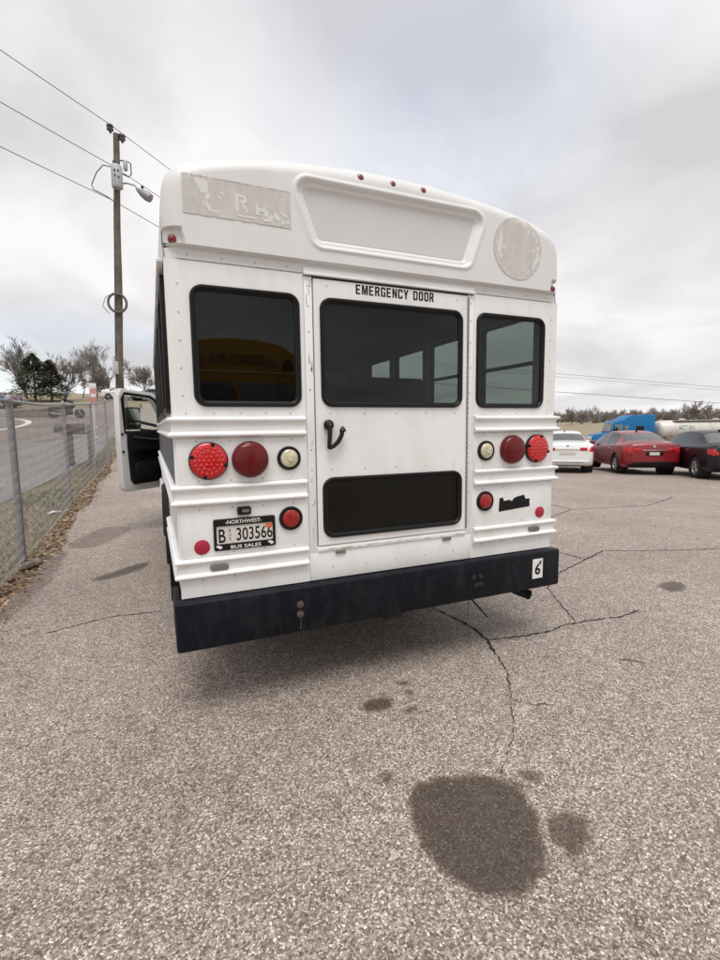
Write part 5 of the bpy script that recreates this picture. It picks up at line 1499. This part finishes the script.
for s_ in (-1, 1):
    g = MB(); pts = [(-2.0, 2.2), (-2.30, 3.02), (-3.05, 3.05), (-3.05, 2.2)]; g.v = [(x, s_*1.158, z) for x, z in pts]; g.f = [(0, 1, 2, 3)]; g.build('door_window', M['car_glass'], truck)
    tb('sleeper_window', -5.45, -4.55, *sorted((s_*1.145, s_*1.162)), 2.35, 2.85, M['black'], .02)
    g = MB(); pts = [(-3.35, 2.3), (-3.35, 2.9), (-3.75, 2.9), (-3.75, 2.3)]; g.v = [(x, s_*1.158, z) for x, z in pts]; g.f = [(0, 1, 2, 3)]; g.build('door_window', M['car_glass'], truck)
    g = MB(); g.box(-2.35, -2.22, *sorted((s_*1.32, s_*1.55)), 2.1, 2.75); g.build('mirror', M['black'], truck, bevel=.03)
    g = MB(); g.tube([(-2.4, s_*1.15, 2.5), (-2.3, s_*1.45, 2.5)], .025, 6); g.build('mirror_arm', M['black'], truck)
    tb('fuel_tank', -4.6, -3.0, *sorted((s_*.72, s_*1.18)), .50, 1.0, M['chrome'], .18)
    wheel_c = [(-1.0, .95), (-6.3, .95), (-7.6, .95)]
    for wx, wy in wheel_c:
        g = MB(); h = .15 if wx > -2 else .28; r_ = .52
        g.lathe([(r_*.6, -h), (r_*.95, -h), (r_, -h*.7), (r_, h*.7), (r_*.95, h), (r_*.6, h), (r_*.5, h*.4), (0, h*.4)], (wx, s_*wy, .52), (0, s_, 0), 22); w_ = g.build('wheel', M['tyre'], truck)
        g = MB(); g.lathe([(r_*.55, h*.5), (r_*.3, h*.8), (r_*.12, h*1.05), (0, h*1.05)], (wx, s_*wy, .52), (0, s_, 0), 16); g.build('rim', M['chrome'], w_)
tb('frame_rail', -8.6, -.4, -.45, .45, .72, .98, M['under'], .02)
tb('cab_step', -3.0, -2.1, -1.18, -.9, .45, .7, M['black'], .02)
tb('cab_step', -3.0, -2.1, .9, 1.18, .45, .7, M['black'], .02)
# tanker trailer coupled to the tractor
trl = empty('tanker_trailer', (Matrix.Translation((tx, ty, TZ)) @ Matrix.Rotation(th, 4, 'Z') @ Vector((-13.5, 0, 0))), th, 'long pale dirty tank trailer coupled to the blue truck', 'trailer')
g = MB(); X0, X1 = 6.2, -7.5; prof_ = [(0, .0), (.5, .04), (.80, .14), (.98, .34), (1.03, .6), (1.05, 3.5), (1.05, X0-X1-.6), (.98, X0-X1-.3), (.75, X0-X1-.08), (0, X0-X1)]
g.lathe([(r_, h) for r_, h in prof_], (X0, 0, 2.38), (-1, 0, 0), 32); tk = g.build('tank', M['tank'], trl, smooth=50)
for x in (4.4, 2.2, 0.0, -2.2, -4.4, -6.2):
    g = MB(); g.lathe([(1.052, -.04), (1.075, -.03), (1.075, .03), (1.052, .04)], (x, 0, 2.38), (1, 0, 0), 32); g.build('tank_band', M['tank'], tk)
g = MB(); g.box(-6.8, 5.4, -.9, .9, 1.12, 1.62); g.build('undercarriage', M['tank_dirt'], trl, bevel=.05)
for x in (3.2, -.6, -4.0):
    g = MB(); g.lathe([(.30, 0), (.30, .16), (.26, .20), (0, .20)], (x, 0, 3.40), (0, 0, 1), 16); g.build('manhole', M['tank'], trl)
g = MB(); g.box(-5.5, 4.5, .30, .85, 3.36, 3.40); g.build('catwalk', M['galv'], trl)
g = MB(); g.box(5.0, 5.15, -.7, -.5, .0, 1.2); g.box(5.0, 5.15, .5, .7, .0, 1.2); g.build('landing_leg', M['under'], trl)
for x in (-5.0, -6.3):
    for s_ in (-1, 1):
        g = MB(); g.lathe([(.31, -.28), (.49, -.28), (.52, -.2), (.52, .2), (.49, .28), (.31, .28), (.26, .1), (0, .1)], (x, s_*.95, .52), (0, s_, 0), 22); g.build('wheel', M['tyre'], trl)
for s_ in (1, -1):                                  # lettering on both flanks
    rot = Matrix.Rotation(0 if s_ < 0 else math.pi, 3, 'Z')
    for t_, w_, x_ in (('ACT', 1.0, 3.68), ('ION', .70, 2.72)):
        me_ = text_mesh(t_, w_, .50, .02)
        co = [v.co.copy() for v in me_.vertices]
        for v, c in zip(me_.vertices, co):
            zz = 2.62 + c.z; yy = math.sqrt(max(.0, 1.05**2 - (zz-2.38)**2)) + .012
            v.co = ((x_ - c.x) if s_ > 0 else (2.9*2 - x_ + c.x), s_*yy, zz)
        link('tank_lettering', me_, M['green_ink'], trl)
        if s_ < 0: pass

# ================================================================== trees
M['bark'] = mat('winter_bark', (0.10, 0.085, 0.075), 0.95, var=0.3, vscale=2)
M['twigs'] = mat('winter_twigs', (0.22, 0.19, 0.17), 0.95, var=0.3, vscale=2)
M['needles'] = mat('evergreen_needles', (0.085, 0.10, 0.055), 0.9, var=0.6, vscale=1.2)
M['needles2'] = mat('brown_needles', (0.085, 0.066, 0.044), 0.9, var=0.5, vscale=1.2)
M['bare_far'] = mat('far_twigs', (0.23, 0.20, 0.185), 0.95, var=0.35, vscale=0.25)
def bare_tree(rgx, H, trunk_r, spread=0.55, levels=5, splits=(4, 4, 4, 3, 3), low=0.25, twig=.004):
    trunk, tw = MB(), MB()
    def branch(p, d, L_, r, lev):
        n = 3 if lev < 2 else 2
        pts = [p]; q = p.copy(); dd = d.copy()
        for k in range(n):
            dd = (dd + Vector((rgx.uniform(-.18, .18), rgx.uniform(-.18, .18), rgx.uniform(-.05, .16)))).normalized()
            q = q + dd*L_/n; pts.append(q.copy())
        rs = [r*(1 - .5*k/n) for k in range(n+1)]
        (trunk if lev < 2 else tw).tube(pts, [max(x, twig) for x in rs], 6 if lev == 0 else (4 if lev < 3 else 3), cap=False)
        if lev >= levels: return
        for k in range(splits[lev]):
            t = rgx.uniform(low if lev == 0 else .25, 1.0) if k else 1.0
            i = min(int(t*n), n-1); f = t*n - i
            o = pts[i].lerp(pts[i+1], f)
            a = rgx.uniform(0, 6.28); sp = spread*rgx.uniform(.6, 1.25)
            ref = dd.orthogonal().normalized(); ref2 = dd.cross(ref)
            nd = (dd + (ref*math.cos(a) + ref2*math.sin(a))*sp + Vector((0, 0, .12))).normalized()
            branch(o, nd, L_*rgx.uniform(.55, .80), r*(.62 - .25*t)*1.0 + .001, lev+1)
    branch(Vector((0, 0, -.2)), Vector((0, 0, 1)), H*.36, trunk_r, 0)
    return trunk, tw
def plant_bare(name, x, y, H, seed, label, spread=.6, z=None, group='bare trees on the rise', levels=5, twig=.012, sp=(6, 5, 4, 4, 4)):
    rgx = random.Random(seed); t, w_ = bare_tree(rgx, H, H*.017, spread, levels, sp, twig=twig)
    mx_ = max(p[2] for p in w_.v) if w_.v else H
    k = H/mx_
    for g in (t, w_): g.v = [(a*k, b_*k, c*k) for a, b_, c in g.v]
    root = empty(name, (x, y, (zground(x, y) if z is None else z)), 0, label, 'tree', group)
    t.build('trunk', M['bark'], root, smooth=60, recalc=False); w_.build('crown', M['twigs'], root, smooth=60, recalc=False)
    return root
def far(px_az, d):     # bearing in degrees clockwise from +Y, distance from where the photographer stands
    return (CAM.x + d*math.sin(R(px_az)), CAM.y + d*math.cos(R(px_az)))
def brg(px): return 23.308 + math.degrees(math.atan((px-360)/480.93))
x, y = far(brg(33), 66); plant_bare('bare_tree', x, y, 7.0, 21, 'wide bare tree at the far left behind the evergreens', .75, twig=.011)
x, y = far(brg(69), 64); plant_bare('bare_tree', x, y, 5.3, 22, 'dense bare tree right of the evergreens', .55, twig=.011)
x, y = far(brg(113), 68); plant_bare('bare_tree', x, y, 7.3, 23, 'large bare tree behind the utility pole', .75, twig=.011)
x, y = far(brg(88), 70); plant_bare('bare_tree', x, y, 4.6, 24, 'small thin bare tree between the two larger bare groups', .5, twig=.014, sp=(3, 3, 3, 3, 2))
x, y = far(brg(150), 70); plant_bare('bare_tree', x, y, 4.8, 25, 'bare tree beside the rear left edge of the bus', .7, twig=.014)
x, y = far(brg(101), 62); plant_bare('bare_tree', x, y, 3.8, 26, 'low dark bushy tree left of the utility pole', .7, twig=.02)
def evergreen(name, x, y, H, rad, seed, label, base=.12, leafm='needles'):
    rgx = random.Random(seed)
    root = empty(name, (x, y, zground(x, y)), 0, label, 'tree', 'evergreens on the rise')
    g = MB(); g.tube([(0, 0, -.2), (.03, 0, H*.5), (0, .02, H*.95)], [H*.028, H*.018, .02], 7); g.build('trunk', M['bark'], root)
    g = MB()
    for k in range(7500):
        t = rgx.random()**.9; z = H*(base + (1-base)*t)
        lob = 1 + .28*math.sin(t*17 + 2*math.sin(seed)) + .2*math.sin(3*rgx.random()*6.28)
        r_ = rad*(1-t)**.75*lob*math.sqrt(rgx.uniform(.15, 1)); a = rgx.uniform(0, 6.28)
        if math.sin(a*3 + t*9 + seed) + math.sin(a*5 - t*14) < -.9: continue
        c = Vector((r_*math.cos(a), r_*math.sin(a), z - .12*r_)); s_ = rgx.uniform(.09, .22)
        d = Vector((math.cos(a), math.sin(a), rgx.uniform(-.5, .4))).normalized(); n_ = Vector((-math.sin(a), math.cos(a), rgx.uniform(-.6, .6))).normalized()
        g.add([c-d*s_, c+n_*s_*.35, c+d*s_*1.3, c-n_*s_*.35], [(0, 1, 2), (0, 2, 3)])
    g.build('crown', M[leafm], root, smooth=None, recalc=False)
x, y = far(brg(41), 62); evergreen('evergreen_tree', x, y, 5.0, 2.6, 3, 'taller dark green evergreen on the rise at left')
x, y = far(brg(57), 63); evergreen('evergreen_tree', x, y, 4.4, 2.1, 4, 'shorter brownish evergreen right of the taller one', .15, 'needles2')
# low wall of stacked blocks along the far side of the street
M['block'] = mat('tan_block', (0.21, 0.17, 0.13), 0.9, var=0.3, vscale=3)
lwx, lwy = far(brg(42), 41.5)
wall = empty('low_wall', (lwx, lwy, terrain(lwx, lwy)), R(8), 'low tan block wall on the far side of the street', 'wall')
bm0 = MB().box(-.29, .29, -.2, .2, -.2, .26).mesh('block', .02, 40)
bm1 = MB().box(-.29, .29, -.2, .2, .265, .50).mesh('block', .02, 40)
for k in range(6):
    link('block', bm0, M['block'], wall, (-1.5 + .6*k, 0, .03*k)); link('block', bm1, M['block'], wall, (-1.35 + .6*k, .02, .03*k)) if k < 5 else None
# parked cars far up the slope
x, y = far(brg(24), 52); sedan('parked_car', (x, y, zground(x, y)), R(-75), M['car_blue'], 'dark blue car parked up the slope behind the nearest fence post', 'cars parked on the rise')
x, y = far(brg(8), 55); sedan('parked_car', (x, y, zground(x, y)), R(-80), M['car_white'], 'white car parked up the slope at the left edge', 'cars parked on the rise')
x, y = far(brg(138), 64); sedan('parked_car', (x, y, zground(x, y)), R(80), M['car_grey'], 'grey car up the slope seen through the open door window', 'cars parked on the rise')
x, y = far(brg(105), 66); sedan('parked_car', (x, y, zground(x, y)), R(95), M['car_white'], 'white car up the slope left of the open door', 'cars parked on the rise')

# ================================================================== motorcycle and rider on the street
M['moto'] = mat('motorcycle_paint', (0.018, 0.018, 0.024), 0.35, var=0.2, coat=0.5)
qx, qy = -6.6, 36.6
mo_z = terrain(qx, qy) + .013
moto = empty('motorcycle', (qx, qy, mo_z), R(8), 'dark motorcycle riding across the street behind the fence', 'motorcycle')
for x in (-.78, .78):
    g = MB(); g.lathe([(.24, -.06), (.31, -.07), (.335, -.03), (.335, .03), (.31, .07), (.24, .06), (.24, -.06)], (x, 0, .335), (0, 1, 0), 22); w_ = g.build('wheel', M['tyre'], moto)
    g = MB(); g.lathe([(0, -.03), (.25, -.03), (.25, .03), (0, .03)], (x, 0, .335), (0, 1, 0), 18); g.tube([(x, -.08, .335), (x, .08, .335)], .05, 8)
    for k in range(6):
        a = k*math.pi/3; g.tube([(x, 0, .335), (x+.25*math.cos(a), 0, .335+.25*math.sin(a))], .012, 4)
    g.build('rim', M['moto'], w_)
MB().box(-.42, .38, -.20, .20, .24, .70).build('engine', M['moto'], moto, bevel=.08)
g = MB(); g.lathe([(0, -.34), (.10, -.32), (.16, -.15), (.17, .10), (.12, .28), (0, .34)], (.18, 0, .80), (1, 0, .12), 14); g.build('fuel_tank', M['moto'], moto)
MB().box(-.75, -.10, -.14, .14, .66, .78).build('seat', M['seat'], moto, bevel=.05)
g = MB(); g.tube([(.80, .08, .335), (.55, .08, .95)], .03, 6); g.build('fork', M['chrome'], moto)
g = MB(); g.tube([(.80, -.08, .335), (.55, -.08, .95)], .03, 6); g.build('fork', M['chrome'], moto)
g = MB(); g.tube([(.40, .38, 1.06), (.52, .2, 1.02), (.54, 0, .98), (.52, -.2, 1.02), (.40, -.38, 1.06)], .018, 6); g.build('handlebar', M['black'], moto)
g = MB(); g.lathe([(.10, 0), (.09, .08), (0, .10)], (.64, 0, .88), (1, 0, 0), 12); g.build('headlamp', M['chrome'], moto)
g = MB(); g.tube([(.05, -.18, .35), (-.35, -.2, .28), (-.95, -.2, .34)], [.04, .05, .055], 8); g.build('exhaust', M['chrome'], moto)
MB().box(-.95, -.55, -.27, .27, .45, .68).build('saddlebag', M['moto'], moto, bevel=.05)
g = MB(); g.tube([(-1.10, 0, .60), (-.95, 0, .70), (-.75, 0, .71), (-.55, 0, .66)], .08, 8); g.build('mudguard', M['moto'], moto)
# rider: one continuous skinned body
M['jacket'] = mat('dark_riding_clothes', (0.022, 0.022, 0.026), 0.8, var=0.3)
M['helmet'] = mat('dark_helmet', (0.03, 0.03, 0.035), 0.2, coat=0.8, var=0.1)
J = [((-.28, 0, .86), .15), ((-.20, 0, 1.05), .14), ((-.08, 0, 1.28), .15), ((-.02, 0, 1.40), .09), ((.0, 0, 1.50), .055), ((.03, 0, 1.58), .06),
     ((-.06, .18, 1.35), .08), ((.14, .28, 1.16), .055), ((.38, .34, 1.09), .042), ((.43, .34, 1.08), .04),
     ((-.06, -.18, 1.35), .08), ((.14, -.28, 1.16), .055), ((.38, -.34, 1.09), .042), ((.43, -.34, 1.08), .04),
     ((-.22, .12, .84), .11), ((.14, .23, .72), .085), ((-.02, .22, .36), .06), ((.10, .22, .30), .05),
     ((-.22, -.12, .84), .11), ((.14, -.23, .72), .085), ((-.02, -.22, .36), .06), ((.10, -.22, .30), .05)]
E_ = [(0, 1), (1, 2), (2, 3), (3, 4), (4, 5), (2, 6), (6, 7), (7, 8), (8, 9), (2, 10), (10, 11), (11, 12), (12, 13), (0, 14), (14, 15), (15, 16), (16, 17), (0, 18), (18, 19), (19, 20), (20, 21)]
me_ = bpy.data.meshes.new('person'); me_.from_pydata([p for p, r_ in J], E_, [])
person = link('person', me_, M['jacket'])
person.location = (qx, qy, mo_z); person.rotation_euler = (0, 0, R(8))
sk_ = person.modifiers.new('skin', 'SKIN')
for v, (p, r_) in zip(me_.skin_vertices[0].data, J): v.radius = (r_, r_)
me_.skin_vertices[0].data[0].use_root = True
ss = person.modifiers.new('sub', 'SUBSURF'); ss.levels = 1; ss.render_levels = 2
tag(person, 'rider in dark clothes leaning forward on the motorcycle', 'person')
g = MB(); g.lathe([(.04, -.13), (.11, -.10), (.135, 0), (.12, .09), (.07, .135), (0, .15)], (.04, 0, 1.66), (0.1, 0, 1), 16); g.build('helmet', M['helmet'], person)

# ================================================================== far treeline, distant lines
rgx = random.Random(77)
protos = []
for k in range(5):
    t, w_ = bare_tree(random.Random(100+k), 7, .16, .8, 4, (6, 5, 4, 3, 3), low=.15, twig=.028)
    mz = max(p[2] for p in w_.v); g = MB(); g.add(t.v, t.f); g.add(w_.v, w_.f); g.v = [(a/mz, b_/mz, c/mz) for a, b_, c in g.v]
    protos.append(g)
wood = MB()
for k in range(150):
    px = rgx.uniform(420, 860); d = rgx.uniform(165, 215)
    x, y = far(brg(px), d); z = zground(x, y)
    g = protos[k % 5]; H = rgx.uniform(2.4, 4.8) * (1.15 if px < 600 else .85); a = rgx.uniform(0, 6.28); ca, sa = math.cos(a), math.sin(a); wdt = rgx.uniform(.9, 1.4)
    wood.add([(x + H*wdt*(p[0]*ca-p[1]*sa), y + H*wdt*(p[0]*sa+p[1]*ca), z + H*p[2]) for p in g.v], g.f)
low_ = []
for k in range(4):
    t, w_ = bare_tree(random.Random(140+k), 5, .08, 1.0, 3, (9, 6, 4, 3), low=.02, twig=.045)
    mz = max(p[2] for p in w_.v); g = MB(); g.add(t.v, t.f); g.add(w_.v, w_.f); low_.append(([(a/mz, b_/mz, c/mz) for a, b_, c in g.v], g.f))
for k in range(330):
    px = rgx.uniform(420, 860); d = rgx.uniform(160, 200)
    x, y = far(brg(px), d); z = zground(x, y) - .3
    gv_, gf_ = low_[k % 4]; H = rgx.uniform(1.6, 3.2); a = rgx.uniform(0, 6.28); ca, sa = math.cos(a), math.sin(a); wdt = rgx.uniform(1.0, 1.5)
    wood.add([(x + H*wdt*(p[0]*ca-p[1]*sa), y + H*wdt*(p[0]*sa+p[1]*ca), z + H*p[2]) for p in gv_], gf_)
tag(wood.build('far_woodland', M['bare_far'], smooth=None, recalc=False), 'line of bare brown woodland along the far horizon', 'woodland', kind='stuff')
for k, (px, d, H, sd_, lb) in enumerate(((571, 150, 5.0, 31, 'tallest bare tree on the horizon just right of the bus'), (668, 120, 4.4, 32, 'bare tree rising behind the front of the tanker'), (690, 125, 6.0, 33, 'bare tree rising above the middle of the tanker'), (708, 120, 5.2, 34, 'bare tree rising behind the right end of the tanker'), (583, 155, 4.4, 35, 'second bare tree from the bus on the horizon'))):
    x, y = far(brg(px), d); plant_bare('bare_tree', x, y, H, sd_, lb, .8, twig=.03, levels=4, sp=(6, 5, 4, 4), group='bare trees on the horizon')
def dline(y0, y1, d0, d1, r, label):
    def pt(px, py, d):
        v = fwd + r2*((px-360)/480.93) - u2*((py-480)/480.93)
        return CAM + v*(d/v.dot(fwd))
    a, c = pt(430, y0, d0), pt(860, y1, d1)
    n = 20; g = MB(); g.tube([(c-a)*(k/n) for k in range(n+1)], r, 4)
    o = g.build('power_line', M['line'], smooth=180); o.location = a
    tag(o, label, 'power line', 'distant overhead lines right of the bus')
dline(363, 399, 70, 70, .028, 'upper distant overhead line right of the bus')
dline(366, 402, 70, 70, .020, 'thinner overhead line just under the upper distant line')
dline(383, 413, 70, 70, .040, 'lowest distant overhead line right of the bus')

# ================================================================== yellow school bus behind the photographer (seen in the rear window)
M['yellow'] = mat('school_bus_yellow', (0.85, 0.42, 0.025), 0.35, var=0.06, dirt=(0.3, 0.2, 0.08), damt=0.3)
yb = empty('school_bus', (0.15, -10.5, 0), 0, 'yellow school bus reflected in the rear left window', 'bus')
YB0, YB1 = 4.2, -5.5
ol = [(1.20, .55), (1.20, 2.30), (1.17, 2.62), (1.05, 2.86), (.8, 3.0), (.4, 3.07), (0, 3.09)]
ol = ol + [(-x, z) for x, z in reversed(ol[:-1])]
g = MB(); n = len(ol)
g.v = [(x, YB0, z) for x, z in ol] + [(x, YB1, z) for x, z in ol]
g.f = [tuple(range(n)), tuple(range(2*n-1, n-1, -1))] + [(i, (i+1) % n, n+(i+1) % n, n+i) for i in range(n)]
g.build('body', M['yellow'], yb, bevel=.06, seg=3)
for s_ in (-1, 1):
    g = MB(); g.plate(rrect(s_*.53, 1.95, .50, .36, .08), [], YB0+.004, YB0+.012); g.build('windscreen', M['car_glass'], yb)
    for k in range(9):
        g = MB(); g.box(*sorted((s_*1.203, s_*1.21)), YB1+.5+k*.98, YB1+1.3+k*.98, 1.65, 2.25); g.build('side_window', M['car_glass'], yb)
    for z in (.95, 1.45): MB().box(*sorted((s_*1.2, s_*1.225)), YB1, YB0, z-.03, z+.03).build('rub_rail', M['black'], yb)
    for yy in (3.0, -3.2):
        g = MB(); g.lathe([(.28, -.14), (.48, -.14), (.5, -.08), (.5, .08), (.48, .14), (.28, .14), (.2, .05), (0, .05)], (s_*1.02, yy, .5), (s_, 0, 0), 22); g.build('wheel', M['tyre'], yb)
MB().box(-1.2, 1.2, YB0+.02, YB0+.18, .42, .78).build('bumper', M['black'], yb, bevel=.04)
MB().box(-.75, .75, YB0+.002, YB0+.02, .90, 1.35).build('grille', M['black'], yb, bevel=.01)
for s_ in (-1, 1):
    for x in (.62, .92):
        g = MB(); g.lathe([(.10, 0), (.10, .04), (0, .06)], (s_*x, YB0, 2.62), (0, 1, 0), 16); g.build('warning_lamp', M['red_dark'] if x > .8 else M['orange'], yb)
    g = MB(); g.lathe([(.11, 0), (.11, .03), (0, .05)], (s_*.95, YB0+.0, 1.12), (0, 1, 0), 16); g.build('headlamp', M['chrome'], yb)
add_text('bus_lettering', 'SCHOOL BUS', (0, YB0+.075, 2.70), 0.95, .17, M['ink'], yb, .02, inv=(0, 0, 0), rot=(0, 0, math.pi))
